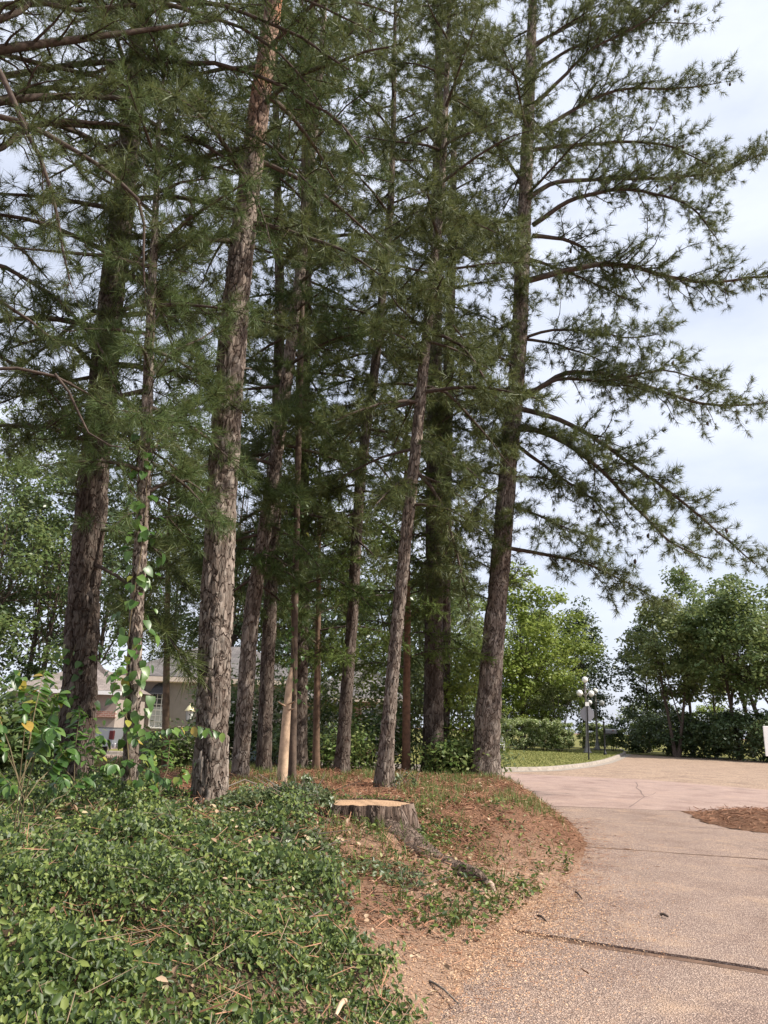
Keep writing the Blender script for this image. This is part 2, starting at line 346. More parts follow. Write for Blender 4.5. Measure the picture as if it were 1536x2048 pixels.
def aggregate(name, base, peb, scale, mapz=1.0, stain=True, dust=(0.50, 0.34, 0.22)):
    m, nt, b, o = new_mat(name); v = objco(nt)
    vo = nt.nodes.new('ShaderNodeTexVoronoi'); vo.inputs['Scale'].default_value = scale; nt.links.new(v, vo.inputs['Vector'])
    sep = nt.nodes.new('ShaderNodeSeparateColor'); nt.links.new(vo.outputs['Color'], sep.inputs[0])
    col = ramp(nt, sep.outputs[0], peb)
    edge = nt.nodes.new('ShaderNodeMapRange'); edge.inputs['From Min'].default_value = 0.35; edge.inputs['From Max'].default_value = 0.62
    nt.links.new(vo.outputs['Distance'], edge.inputs['Value'])
    col = mixc(nt, col, base, edge.outputs['Result'])
    big = noise(nt, v, 0.9, 6, 0.6)
    col = mixc(nt, col, ramp(nt, big, [(0.3, (0.72, 0.66, 0.64)), (0.5, (1, 1, 1)), (0.72, (1.15, 1.12, 1.05))]), 0.85, 'MULTIPLY')
    if stain:
        col = mixc(nt, col, dust, ramp(nt, noise(nt, v, 1.6, 7, 0.7), [(0.52, (0, 0, 0)), (0.72, (0.5, 0.5, 0.5))]))
        col = mixc(nt, col, (0.085, 0.06, 0.05), ramp(nt, noise(nt, objco(nt, (1.4, 0.5, 1)), 0.8, 5, 0.6), [(0.56, (0, 0, 0)), (0.8, (0.45, 0.45, 0.45))]))
    nt.links.new(col, b.inputs['Base Color']); b.inputs['Roughness'].default_value = 0.85; b.inputs['Specular IOR Level'].default_value = 0.25
    inv = nt.nodes.new('ShaderNodeMath'); inv.operation = 'SUBTRACT'; inv.inputs[0].default_value = 1.0; nt.links.new(vo.outputs['Distance'], inv.inputs[1])
    bump(nt, inv.outputs[0], b, 0.9, 0.012)
    return m
M['drive'] = aggregate('exposed_aggregate', (0.20, 0.142, 0.115), [(0.05, (0.20, 0.145, 0.12)), (0.35, (0.32, 0.228, 0.18)), (0.65, (0.42, 0.305, 0.24)), (0.9, (0.57, 0.44, 0.35))], 80)
M['street'] = aggregate('pink_street_concrete', (0.30, 0.212, 0.178), [(0.1, (0.27, 0.188, 0.156)), (0.5, (0.32, 0.228, 0.190)), (0.9, (0.39, 0.29, 0.245))], 40, stain=True, dust=(0.50, 0.37, 0.30))
M['side'] = aggregate('tan_side_street', (0.24, 0.168, 0.122), [(0.1, (0.24, 0.165, 0.12)), (0.5, (0.33, 0.238, 0.17)), (0.9, (0.45, 0.34, 0.245))], 16, stain=True, dust=(0.40, 0.29, 0.20))
M['lawn'] = plain('lawn_soil', (0.155, 0.150, 0.048), 0.95, var=0.4, scale=3, bumps=0.6, spec=0.1)
M['kerb'] = plain('kerb_concrete', (0.27, 0.23, 0.19), 0.85, var=0.3, scale=5, bumps=0.4)
M['crack'] = plain('road_crack_tar', (0.14, 0.095, 0.08), 0.9, var=0.3)
M['soil'] = plain('dark_joint_dirt', (0.15, 0.095, 0.068), 0.95, var=0.4, scale=9, bumps=0.6, spec=0.1)
M['snag'] = plain('bare_weathered_wood', (0.50, 0.35, 0.23), 0.7, var=0.35, scale=7, bumps=0.3)
M['cutwood'] = None

def cut_mat():
    m, nt, b, o = new_mat('fresh_cut_wood')
    t = nt.nodes.new('ShaderNodeTexCoord'); w = nt.nodes.new('ShaderNodeTexWave'); w.wave_type = 'RINGS'; w.rings_direction = 'Z'
    w.inputs['Scale'].default_value = 9; w.inputs['Distortion'].default_value = 2.5; w.inputs['Detail'].default_value = 3
    nt.links.new(t.outputs['Object'], w.inputs['Vector'])
    col = ramp(nt, w.outputs['Fac'], [(0.2, (0.34, 0.21, 0.118)), (0.8, (0.42, 0.27, 0.16))])
    col = mixc(nt, col, (0.30, 0.17, 0.09), ramp(nt, noise(nt, objco(nt), 6, 5), [(0.5, (0, 0, 0)), (0.8, (0.5, 0.5, 0.5))]))
    nt.links.new(col, b.inputs['Base Color']); b.inputs['Roughness'].default_value = 0.8
    bump(nt, noise(nt, objco(nt, (2, 30, 2)), 12, 3), b, 0.4, 0.01)
    return m
M['cutwood'] = cut_mat()

# ------------------------------------------------------------------ ground: the bank, driveway, street
BANK = np.array([(-0.9, -6), (-0.55, 0), (0.0, 3.6), (0.34, 5.01), (0.67, 5.94), (1.13, 7.04), (1.82, 8.46), (2.57, 10.09), (3.2, 12.3), (3.55, 14.2),
                 (3.72, 15.8), (3.85, 17.6), (3.80, 19.2), (3.55, 20.6), (2.7, 21.9), (0.5, 22.8), (-5, 23.8), (-14, 25.0), (-30, 27.0), (-70, 31), (-70, -6)], float)
def poly_sd(x, y, poly):
    """distance inside a polygon (negative outside)"""
    x = np.asarray(x, float); y = np.asarray(y, float)
    d = np.full(x.shape, 1e9); ins = np.zeros(x.shape, bool); n = len(poly)
    for i in range(n):
        ax, ay = poly[i]; bx, by = poly[(i + 1) % n]
        ex, ey = bx - ax, by - ay; t = np.clip(((x - ax) * ex + (y - ay) * ey) / (ex * ex + ey * ey), 0, 1)
        d = np.minimum(d, np.hypot(x - ax - t * ex, y - ay - t * ey))
        c = ((ay > y) != (by > y))
        with np.errstate(divide='ignore', invalid='ignore'):
            xi = ex * (y - ay) / (ey if ey != 0 else 1e-12) + ax
        ins ^= c & (x < xi)
    return np.where(ins, d, -d)
STUMP = np.array([-0.05, 9.70])
def zg(x, y):
    x = np.asarray(x, float); y = np.asarray(y, float)
    d = poly_sd(x, y, BANK)
    w = 2.8 - 1.7 * sstep(9.6, 12.5, y); q = np.clip((d + .05) / w, 0, 1)
    z = (0.50 + .08 * (1 - sstep(17, 21, y))) * (.45 * q + .55 * q * q * (3 - 2 * q))
    z = z + 0.03 * np.exp(-((x - STUMP[0] + .1) ** 2 + (y - STUMP[1] - 0.1) ** 2) / 1.0) * sstep(0.2, 1.4, d)
    z = z + np.clip(d, 0, 1) * (0.18 * (n2(x, y, 0.9, 11) - 0.5) + (0.11 + .10 * np.exp(-((x - .6) ** 2 + (y - 8.3) ** 2) / 2.0)) * (n2(x, y, 3.6, 12) - 0.5))
    return np.where(d > -0.06, z, -0.03)
def zg1(x, y): return float(zg(np.array([x]), np.array([y]))[0])

ivy_px = [(-500, 1585), (120, 1602), (300, 1622), (470, 1640), (560, 1655), (650, 1710), (700, 1775), (770, 1815), (830, 1880), (880, 1950), (880, 2010), (820, 2060), (640, 2300), (-600, 2300)]
IVY = np.array([G(a, b, 0.40)[:2] for a, b in ivy_px])

def grid_axis(a, b, fine0, fine1, f, c):
    xs = list(np.arange(fine0, fine1, f)); x = fine0; s = f
    lo = []
    while x > a: s *= 1.22; x -= min(s, c); lo.append(x)
    x = xs[-1]; s = f; hi = []
    while x < b: s *= 1.22; x += min(s, c); hi.append(x)
    return np.array(lo[::-1] + xs + hi)
gx = grid_axis(-700, 700, -5, 4.2, 0.1, 60); gy = grid_axis(-60, 900, 2, 21, 0.12, 60)
GX, GY = np.meshgrid(gx, gy); fx, fy = GX.ravel(), GY.ravel()
gz = zg(fx, fy)
nx_, ny_ = len(gx), len(gy)
idx = np.arange(nx_ * ny_).reshape(ny_, nx_)
gf = np.stack([idx[:-1, :-1], idx[:-1, 1:], idx[1:, 1:], idx[1:, :-1]], -1).reshape(-1, 4)
straw_mask = 1 - sstep(-0.25, 0.2, poly_sd(fx, fy, IVY) + 0.5 * (n2(fx, fy, 2.5, 5) - 0.5))
def dustf(x, y):
    d = poly_sd(x, y, BANK); return np.clip((1 - sstep(.15, 1.5, d + .7 * (n2(x, y, 2.0, 33) - .5))) * (1 - sstep(9.5, 12.5, y)) + .55 * np.exp(-((x - .25) ** 2 + (y - 8.75) ** 2) / .7), 0, 1)
dust_mask = dustf(fx, fy)
ground = mk('ground', np.stack([fx, fy, gz], 1), gf, M['ground'], smooth=True, kind='structure', attrs={'straw': straw_mask, 'dust': dust_mask})

def sheet(name, pts, z, m, parent=None, kind='structure'):
    b = MB(); n = len(pts); b.add([(p[0], p[1], z) for p in pts], [tuple(range(n))]); return b.build(name, m, parent, kind)
# driveway: concrete slabs with joints between them
drive = thing('driveway', 'exposed aggregate concrete driveway', 'driveway', (4, 9, 0))
del drive['category'], drive['label']; drive['kind'] = 'structure'
def slab(y0l, y0r, y1l, y1r, xl, xr, z, gap=0.018):
    b = MB(); nseg = 40; rngl = np.random.default_rng(int(abs(y0l * 100)) + 3)
    lo = []; hi = []
    for k in range(nseg + 1):
        t = k / nseg; x = xl + (xr - xl) * t
        lo.append((x, y0l + (y0r - y0l) * t + gap + rngl.normal(0, 0.008), z)); hi.append((x, y1l + (y1r - y1l) * t - gap + rngl.normal(0, 0.008), z))
    v = lo + hi + [(p[0], p[1], -0.06) for p in lo] + [(p[0], p[1], -0.06) for p in hi]; n = nseg + 1
    f = [(k, k + 1, n + k + 1, n + k) for k in range(nseg)] + [(2 * n + k, 2 * n + k + 1, k + 1, k) for k in range(nseg)] + [(n + k, n + k + 1, 3 * n + k + 1, 3 * n + k) for k in range(nseg)]
    b.add(v, f); return b.build('slab', M['drive'], drive)
def jl(p, q):        # joint line through two points -> y at x=-3 and x=12
    s = (q[1] - p[1]) / (q[0] - p[0]); return p[1] + s * (-3 - p[0]), p[1] + s * (12 - p[0])
J1 = jl((1.54, 7.02), (2.93, 6.30)); J2 = jl((3.21, 12.15), (5.58, 11.6)); J0 = jl((2.89, 15.9), (5.23, 15.45))
JE = (18.5, 18.15); JB = (-6.0, -7.0)
slab(JB[0], JB[1], J1[0], J1[1], -3, 12, -0.010, 0.012); slab(J1[0], J1[1], J2[0], J2[1], -3, 12, 0.010, 0.013); slab(J2[0], J2[1], J0[0], J0[1], -3, 12, 0.000, 0.020); slab(J0[0], J0[1], JE[0] + .12, JE[1] + .12, -3, 12, 0.0, 0.006)
# dirt washed along the first joint
b = MB(); nn = 60; lo = []; hi = []
rg = np.random.default_rng(5)
for k in range(nn + 1):
    x = 1.2 + k * 0.09; y = J1[0] + (J1[1] - J1[0]) * (x + 3) / 15
    lo.append((x, y + 0.02, -0.0075)); hi.append((x, y - 0.025 - 0.10 * (0.4 + 0.6 * float(n2(np.array([x]), np.array([1.0]), 3, 3)[0])) * min(1, k / 8), -0.0078))
b.add(lo + hi, [(k, k + 1, nn + 2 + k, nn + 1 + k) for k in range(nn)]); b.build('joint_dirt', M['soil'], drive)

b = MB(); lo = []; hi = []
for k in range(nn + 1):
    x = 3.0 + k * 0.09; y = J2[0] + (J2[1] - J2[0]) * (x + 3) / 15 - (.035 if x > 4.3 else 0); wv = .030 + .075 * float(n2(np.array([x]), np.array([4.0]), 2.2, 6)[0]) * (1 if x < 4.3 or x > 5.0 else .45)
    lo.append((x, y + wv * .5, 0.0135)); hi.append((x, y - wv * .5, 0.0137))
b.add(lo + hi, [(k, k + 1, nn + 2 + k, nn + 1 + k) for k in range(nn)]); b.build('joint_dirt', M['soil'], drive)
street = sheet('street', [(200, -16), (60, 6.0), (26, 15.5), (12, 18.15), (3.5, 18.5), (-70, 22), (-70, 46), (-30, 39), (-10, 34.5), (3.0, 31.9), (6, 31.0), (10.3, 30.1), (13.1, 26.7), (40, 21.5), (200, 5)], 0.004, M['street'])
side = sheet('side_street', [(4.7, 31.55), (6, 30.95), (10.3, 30.05), (13.1, 26.65), (40, 21.4), (80, 18), (80, 50), (36, 75), (24, 75), (20.9, 65.3), (16.6, 54.1), (13.6, 46.2), (10.75, 39.9), (7.5, 34.2)], 0.0, M['side'])
b = MB(); rg = np.random.default_rng(8)
def crack(pts, w):
    v = []
    for i, p in enumerate(pts):
        ww = w * (0.5 + rg.random()); v += [(p[0] - ww, p[1], 0.008), (p[0] + ww, p[1] + ww * .5, 0.008)]
    b.add(v, [(2 * i, 2 * i + 1, 2 * i + 3, 2 * i + 2) for i in range(len(pts) - 1)])
cp = [G(px + rg.normal(0, 2), py)[:2] for px, py in [(1262, 1615), (1275, 1606), (1283, 1600), (1290, 1594), (1288, 1588), (1282, 1582), (1274, 1576), (1274, 1571), (1270, 1565)]]
crack(cp, 0.016); crack([G(1290, 1594)[:2], G(1305, 1590)[:2], G(1312, 1585)[:2]], 0.008)
b.build('street_crack', M['crack'], street)

KERB = [(-70, 46.3), (-30, 39.3), (-10, 34.8), (3.0, 32.2), (4.72, 32.2), (7.47, 34.4), (10.6, 40.0), (13.4, 46.3), (16.4, 54.2), (20.6, 65.4), (23.5, 75), (30, 100)]
kb = MB(); kp = np.array(KERB); kn = []
ks = []
for i in range(len(kp) - 1):
    for t in np.linspace(0, 1, 6, endpoint=False): ks.append(kp[i] * (1 - t) + kp[i + 1] * t)
ks = np.array(ks + [kp[-1]])
for _ in range(3): ks[1:-1] = (ks[:-2] + ks[1:-1] * 2 + ks[2:]) / 4
tn = unit(np.gradient(ks, axis=0)); nr = np.stack([-tn[:, 1], tn[:, 0]], 1)
prof = [(-0.45, 0.006), (-0.06, 0.01), (-0.02, 0.12), (0.03, 0.15), (0.17, 0.15), (0.19, 0.02)]
kv = [(p[0] + n[0] * o, p[1] + n[1] * o, z) for p, n in zip(ks, nr) for o, z in prof]; q = len(prof)
kb.add(kv, [(i * q + k, i * q + k + 1, (i + 1) * q + k + 1, (i + 1) * q + k) for i in range(len(ks) - 1) for k in range(q - 1)])
kerb = kb.build('kerb', M['kerb'], None, 'structure')
lw = [tuple(p + n * 0.18) for p, n in zip(ks, nr)]
lawn = sheet('lawn', lw + [(30, 140), (-140, 140), (-140, 52)], 0.135, M['lawn'])
far = sheet('field', [(20.9, 66.5), (24, 63), (30, 58), (36, 53.5), (80, 40), (300, 10), (300, 500), (-300, 500), (-300, 141), (30, 141), (30, 100)], 0.02, M['lawn'])
MOUND = np.array([(7.0, 18.2), (6.55, 16.2), (6.7, 15.2), (7.4, 14.5), (10, 13.9), (16, 13.4), (16, 16.8), (11.5, 18.0), (9, 18.4)])
mx_, my_ = np.meshgrid(np.arange(6.2, 16.4, 0.12), np.arange(13, 19, 0.12)); md = poly_sd(mx_.ravel(), my_.ravel(), MOUND) + .45 * (n2(mx_.ravel(), my_.ravel(), 1.6, 14) - .5)
mz = 0.17 * sstep(0, 1.1, md) + 0.10 * (n2(mx_.ravel(), my_.ravel(), 2.2, 4) - .5) * sstep(0, .5, md) + 0.012 - 0.06 * (md < -0.05)
mi = np.arange(mx_.size).reshape(mx_.shape); mf = np.stack([mi[:-1, :-1], mi[:-1, 1:], mi[1:, 1:], mi[1:, :-1]], -1).reshape(-1, 4)
mf = mf[(md[mf] > -0.12).all(1)]
bed = mk('planting_bed', np.stack([mx_.ravel(), my_.ravel(), mz], 1), mf, M['ground'], smooth=True, kind='structure', attrs={'straw': np.ones(mx_.size), 'dust': np.zeros(mx_.size)})
def zbed(x, y):
    d = poly_sd(x, y, MOUND) + .45 * (n2(x, y, 1.6, 14) - .5); return 0.17 * sstep(0, 1.1, d) + 0.10 * (n2(x, y, 2.2, 4) - .5) * sstep(0, .5, d) + 0.012

# ------------------------------------------------------------------ trunks, limbs, foliage generators
def trunk_obj(root, pts, rad, m, nu=48, dv=0.03, cw=0.07, ch=0.13, depth=0.014, flare=0.5, young=None, seed=1, zmax=None, name='trunk', bump_r=0.03):
    """swept trunk with real bark plates; pts world, rad per point"""
    pts = np.asarray(pts, float); seg = np.linalg.norm(np.diff(pts, axis=0), axis=1); s = np.r_[0, np.cumsum(seg)]
    L = s[-1]; nv = max(12, int(L / dv)); t = np.linspace(0, L, nv)
    # smooth resample
    c = np.stack([np.interp(t, s, pts[:, k]) for k in range(3)], 1); k = max(3, nv // (len(pts) * 2)); ker = np.ones(k) / k
    for ax in range(3):
        pad = np.r_[np.full(k, c[0, ax]), c[:, ax], np.full(k, c[-1, ax])]
        lin = c[:, ax]; sm = np.convolve(pad, ker, 'same')[k:-k]
        w = np.minimum(1, np.minimum(np.arange(nv), np.arange(nv)[::-1]) / k); c[:, ax] = lin * (1 - w) + sm * w
    r = np.interp(t, s, rad)
    T = unit(np.gradient(c, axis=0)); u = unit(np.array([1.0, 0, 0]) - T * T[:, :1]); w = np.cross(T, u)
    th = np.linspace(0, 2 * np.pi, nu, endpoint=False)
    TH, TT = np.meshgrid(th, t); RR = np.repeat(r[:, None], nu, 1)
    cw *= 1.5; ch *= 2.2; r0 = float(np.mean(r)); ncell = max(5, int(round(2 * np.pi * r0 / cw)))
    wob = fbm(np.stack([np.cos(TH) * 3, np.sin(TH) * 3, TT * 4 + seed], -1), seed, 3) - .5
    U = TH / (2 * np.pi) * ncell + wob * 1.1; Vv = TT / ch + (fbm(np.stack([np.cos(TH) * 2, np.sin(TH) * 2, TT * 3 + seed * 3], -1), seed + 9, 2) - .5) * 1.5
    f1, f2, rc = worley(U, Vv, ncell, seed)
    g1, g2, rc2 = worley(U * 2.3 + 5, Vv * 1.7, int(round(ncell * 2.3)), seed + 4)
    plate = sstep(0.0, 0.20, f2 - f1)
    disp = 1.7 * depth * (plate * (0.7 + 0.6 * rc) - 0.95) + depth * 0.30 * sstep(0, .35, g2 - g1)
    disp += depth * 0.35 * (fbm(np.stack([np.cos(TH) * 14, np.sin(TH) * 14, TT * 9], -1), seed + 2, 3) - .5)
    disp += r0 * bump_r * 2.5 * (fbm(np.stack([np.cos(TH) * 1.2, np.sin(TH) * 1.2, TT * 1.1 + seed], -1), seed + 6, 3) - .5)
    lob = 1 + 0.35 * np.sin(TH * 4 + seed) + 0.25 * np.sin(TH * 3 + seed * 2.1)
    RR = RR * (1 + flare * np.exp(-np.maximum(TT - 0.1, 0) / 0.32) * lob) + disp * np.clip(RR / r0, .5, 1.2)
    X = c[:, None, :] + RR[..., None] * (np.cos(TH)[..., None] * u[:, None, :] + np.sin(TH)[..., None] * w[:, None, :])
    I = np.arange(nv * nu).reshape(nv, nu); J = np.roll(I, -1, 1)
    F = np.stack([I[:-1], J[:-1], J[1:], I[1:]], -1).reshape(-1, 4)
    tint = np.clip(0.25 + 0.5 * rc + 0.15 * (rc2 - .5) + 0.1 * plate, 0, 1)
    z = X[..., 2]; yg = np.zeros_like(z) if young is None else sstep(young[0], young[1], z) * (0.25 + 0.75 * sstep(.35, .65, fbm(X * np.array([3, 3, 1.2]), seed + 8, 3)))
    return mk(name, X.reshape(-1, 3), F, m, root, True, None, {'plate': tint.ravel(), 'young': yg.ravel()}), c, r

def tubes(p0, p1, r0, r1, n=3):
    """many tapered sticks in one array"""
    p0 = np.asarray(p0, float); p1 = np.asarray(p1, float); d = unit(p1 - p0)
    a = np.where(np.abs(d[:, 2:3]) < 0.9, np.array([[0, 0, 1.0]]), np.array([[1.0, 0, 0]])); u = unit(np.cross(d, a)); w = np.cross(d, u)
    N = len(p0); V = np.zeros((N, 2, n, 3))
    for k in range(n):
        t = 2 * math.pi * k / n; o = math.cos(t) * u + math.sin(t) * w
        V[:, 0, k] = p0 + o * np.asarray(r0)[:, None]; V[:, 1, k] = p1 + o * np.asarray(r1)[:, None]
    I = np.arange(N * 2 * n).reshape(N, 2, n)
    F = np.stack([I[:, 0, :], np.roll(I[:, 0, :], -1, 1), np.roll(I[:, 1, :], -1, 1), I[:, 1, :]], -1).reshape(-1, 4)
    return V.reshape(-1, 3), F

def needle_tris(pos, dr, sc, rng, n=30, L=0.215, w=0.0125, lo=18, hi=98, along=0.15, droop=0.22):
    pos = np.asarray(pos); dr = unit(dr); N = len(pos)
    a = np.where(np.abs(dr[:, 2:3]) < 0.9, np.array([[0, 0, 1.0]]), np.array([[1.0, 0, 0]])); u = unit(np.cross(dr, a)); v = np.cross(dr, u)
    az = rng.uniform(0, 2 * np.pi, (N, n)); po = np.radians(rng.uniform(lo, hi, (N, n))); q = rng.random((N, n))
    po = po * (1 - 0.35 * (1 - q))
    d = dr[:, None, :] * np.cos(po)[..., None] + (u[:, None, :] * np.cos(az)[..., None] + v[:, None, :] * np.sin(az)[..., None]) * np.sin(po)[..., None]
    d[..., 2] -= droop * rng.random((N, n)); d = unit(d)
    base = pos[:, None, :] - dr[:, None, :] * (along * q * np.asarray(sc)[:, None])[..., None]
    ln = L * np.asarray(sc)[:, None] * rng.uniform(0.7, 1.15, (N, n))
    pr = unit(np.cross(d, rng.normal(size=(N, n, 3)))) * (w / 2)
    V = np.stack([base - pr, base + pr, base + d * ln[..., None]], 2).reshape(-1, 3)
    return V, np.arange(len(V)).reshape(-1, 3)

class Crown:
    def __init__(s, seed): s.rng = np.random.default_rng(seed); s.a = []; s.b = []; s.ra = []; s.rb = []; s.tp = []; s.td = []; s.ts = []; s.limbs = []; s.fine = []
    def seg(s, a, b, ra, rb): s.a.append(a); s.b.append(b); s.ra.append(ra); s.rb.append(rb)
    def tuft(s, p, d, sc): s.tp.append(p); s.td.append(d); s.ts.append(sc)
    def limb(s, pts, r0, sub=1.0, start=0.25, dens=1.0, droop=0.0, tuft=1.0):
        """a main limb with side shoots and twigs"""
        rng = s.rng; pts = np.asarray(pts, float); sg = np.linalg.norm(np.diff(pts, axis=0), axis=1); cs = np.r_[0, np.cumsum(sg)]; L = cs[-1]
        m = max(6, int(L / 0.3)); t = np.linspace(0, L, m); c = np.stack([np.interp(t, cs, pts[:, k]) for k in range(3)], 1)
        c[1:-1] = (c[:-2] + 2 * c[1:-1] + c[2:]) / 4; c[1:] += np.cumsum(rng.normal(0, 0.012, (m - 1, 3)), 0)
        rad = r0 * (1 - 0.86 * (t / L)) ** 0.9 + 0.004
        s.limbs.append((c, rad))
        T = unit(np.gradient(c, axis=0)); step = 0.148 / dens; x = start * L + rng.uniform(0, step); sgn = 1
        up = np.array([0, 0, 1.0])
        while x < L:
            f = x / L; i = min(m - 2, int(f * (m - 1))); p = c[i] + (c[i + 1] - c[i]) * (f * (m - 1) - i); d = T[i]
            sd = np.cross(d, up); sd = sd / (np.linalg.norm(sd) + 1e-6)
            dr = unit(d * rng.uniform(0.3, 0.9) + sd * sgn * rng.uniform(0.4, 1.1) + up * (rng.uniform(-0.45, 0.55) - droop))
            ln = sub * rng.uniform(0.45, 1.15) * (1.05 - 0.55 * f) * min(1, 0.35 + L / 5)
            s.shoot(p, dr, ln, max(0.004, rad[i] * 0.4), droop, tuft); sgn = -sgn * (1 if rng.random() < .85 else -1)
            x += step * rng.uniform(0.5, 1.5)
        s.shoot(c[-1], T[-1], sub * 0.4, 0.006, droop, tuft)
    def shoot(s, p, d, ln, r, droop, tuft=1.0):
        rng = s.rng; n = max(2, int(ln / 0.17)); q = p; st = ln / n; dd = d
        for k in range(n):
            dd = unit(dd + rng.normal(0, 0.16, 3) + np.array([0, 0, 0.05 - droop * 0.35])); e = q + dd * st
            f0, f1 = k / n, (k + 1) / n; ra = r * (1 - .7 * f0); s.seg(q, e, ra, r * (1 - .7 * f1))
            if True:
                for _ in range(rng.integers(1, 3)):
                    td = unit(dd * 0.6 + rng.normal(0, 0.6, 3) + np.array([0, 0, 0.15])); tl = rng.uniform(0.08, 0.26); te = q + (e - q) * rng.random() ; t2 = te + td * tl
                    s.fine.append((te, t2)); s.tuft(t2, td, tuft * rng.uniform(0.55, 1.25))
            q = e
        s.tuft(q, dd, tuft * rng.uniform(0.9, 1.2))
    def build(s, root, nm, tm=None, lm=None, kind='pine', **kw):
        for c, rad in s.limbs:
            MB().tube(c, rad, 7).build('branch', lm or M['limb'], root)
        if s.fine and np.mean([q[0][1] for q in s.fine[::20]]) < 15.5:
            fa = np.array([q[0] for q in s.fine]); fb = np.array([q[1] for q in s.fine]); pr = unit(np.cross(fb - fa, s.rng.normal(size=fa.shape))) * .0045
            V = np.stack([fa - pr, fa + pr, fb + pr * .5, fb - pr * .5], 1).reshape(-1, 3); mk('twiglets', V, np.arange(len(V)).reshape(-1, 4), tm or M['twig'], root, False, 'stuff')
        if s.a:
            V, F = tubes(s.a, s.b, s.ra, s.rb); mk('twigs', V, F, tm or M['twig'], root, True, 'stuff')
        tp = np.array(s.tp); q = tp - EYE; dz = q @ _F; px = 768 + FPX * (q @ _R) / dz; py = 1024 - FPX * (q @ _U) / dz
        keep = ((py > -180) & (px > -260) & (px < 1800)) | (s.rng.random(len(tp)) < .3)       # tops far above the view stay thin
        V, F = needle_tris(tp[keep], np.array(s.td)[keep], np.array(s.ts)[keep], s.rng, **kw)
        mk('crown', V, F, nm, root, False, 'stuff')
        return int(keep.sum())

def limb_arc(p0, az, e0, e1, L, rng, n=8):
    pts = [np.array(p0, float)]
    for k in range(n):
        e = math.radians(e0 + (e1 - e0) * k / (n - 1)); a = az + rng.normal(0, 0.12)
        pts.append(pts[-1] + L / n * np.array([math.cos(a) * math.cos(e), math.sin(a) * math.cos(e), math.sin(e)]))
    return pts
def path_px(pp, Y, dY=0.0):
    n = len(pp); return np.array([P(a, b, Y + dY * k / (n - 1)) for k, (a, b) in enumerate(pp)])

TR = {}
def pine(label, pp, wpx, Y, seed, m, nm, limbs=None, nlimb=16, zlo=5.0, Lr=(1.8, 3.2), taper=None, dv=0.085, nu=28, cw=0.06, ch=0.11, depth=0.012, flare=.45, young=None, sub=1.0, dens=1.0, tuft=1.0, top=3.0, azb=None, stubs=(), lowdroop=0.2, bias=None, nsh=60, zsh=6.0, nn=30, nw=.0125, cones=0):
    """a pine: trunk path by points (base first) and widths, crown of limbs"""
    pts = path_px(pp, Y); b = pts[0]; b[2] = zg1(b[0], b[1]) - 0.12; pts[0] = b
    rad = np.array(wpx) / 2 / FPX * ((pts - EYE) @ _F) * (1 - .16 * np.linspace(0, 1, len(pts)))
    d = unit(pts[-1] - pts[-3]); ext = pts[-1] + np.array([d[0] * .4, d[1] * .4, 1.0]) * top
    pts = np.vstack([pts, pts[-1] * .5 + ext * .5, ext]); rad = np.r_[rad, rad[-1] * .6, 0.02]
    root = thing('pine_tree', label, 'tree', (b[0], b[1], b[2] + .12), 'pine trees on the bank')
    tr, c, r = trunk_obj(root, pts, rad, m, nu, dv, cw, ch, depth, flare, young, seed)
    rng = np.random.default_rng(seed + 100); C = Crown(seed + 7)
    for lp, r0, dY, kw in (limbs or []):
        C.limb(path_px(lp, Y, dY), r0 * 1.25, **{**dict(sub=sub, dens=dens), **kw})
    zt = pts[-1][2]; az = rng.uniform(0, 6.28)
    nlimb = int(nlimb * 1.75)
    for k in range(nlimb):
        f = ((k + rng.uniform(.1, .9)) / nlimb) ** 1.15; z = zlo + (zt - 0.4 - zlo) * f
        i = int(np.argmin(np.abs(c[:, 2] - z))); az += 2.4 + rng.normal(0, .35)
        a = az if azb is None or rng.random() > .6 else azb + rng.normal(0, .6)
        L = rng.uniform(*Lr) * (1 - 0.55 * f ** 2.2) * (0.75 if f < .1 else 1); e0 = -12 + 48 * f + rng.normal(0, 9)
        C.limb(limb_arc(c[i], a, e0, e0 - 30 + 25 * f, L, rng), 0.012 + 0.011 * L, sub, 0.2, dens, lowdroop * (1 - f), tuft)
    for k in range(nsh):                      # short leafy shoots close to the stem
        z = zsh + (zt - zsh) * rng.random(); i = int(np.argmin(np.abs(c[:, 2] - z))); a = rng.uniform(0, 6.28) if rng.random() < .4 else -1.57 + rng.normal(0, .9); dd = unit(np.array([math.cos(a), math.sin(a), rng.uniform(-.2, .7)]))
        C.shoot(c[i] + dd * r[i] * .8, dd, rng.uniform(.3, 1.25), .008, .12, tuft)
    for k in range(cones):
        lc, lr = C.limbs[rng.integers(0, min(18, len(C.limbs)))]; q = lc[rng.integers(len(lc) // 2, len(lc))] + rng.normal(0, .25, 3); tilt = rng.normal(0, .02, 2)
        MB().tube([q + [0, 0, .07], q + [tilt[0], tilt[1], .02], q + [tilt[0], tilt[1], -.03], q + [0, 0, -.075]], [.012, .045, .038, .008], 8).build('pine_cone', M['limb'], root)
    for (zz, azs, el, ln, r0) in stubs:
        i = int(np.argmin(np.abs(c[:, 2] - zz))); dd = np.array([math.cos(azs) * math.cos(el), math.sin(azs) * math.cos(el), math.sin(el)])
        MB().tube([c[i] + dd * r[i] * .7, c[i] + dd * (r[i] + ln * .5) + np.array([0, 0, .01]), c[i] + dd * (r[i] + ln)], [r0, r0 * .8, r0 * .5], 7).build('branch_stub', M['limb_grey'], root)
    n = C.build(root, nm, n=nn, w=nw)
    TR[label.split()[0] + ' ' + label.split()[1]] = (root, c, r)
    print('pine', label[:30], 'tufts', n, 'limbs', len(C.limbs))
    return root, c, r

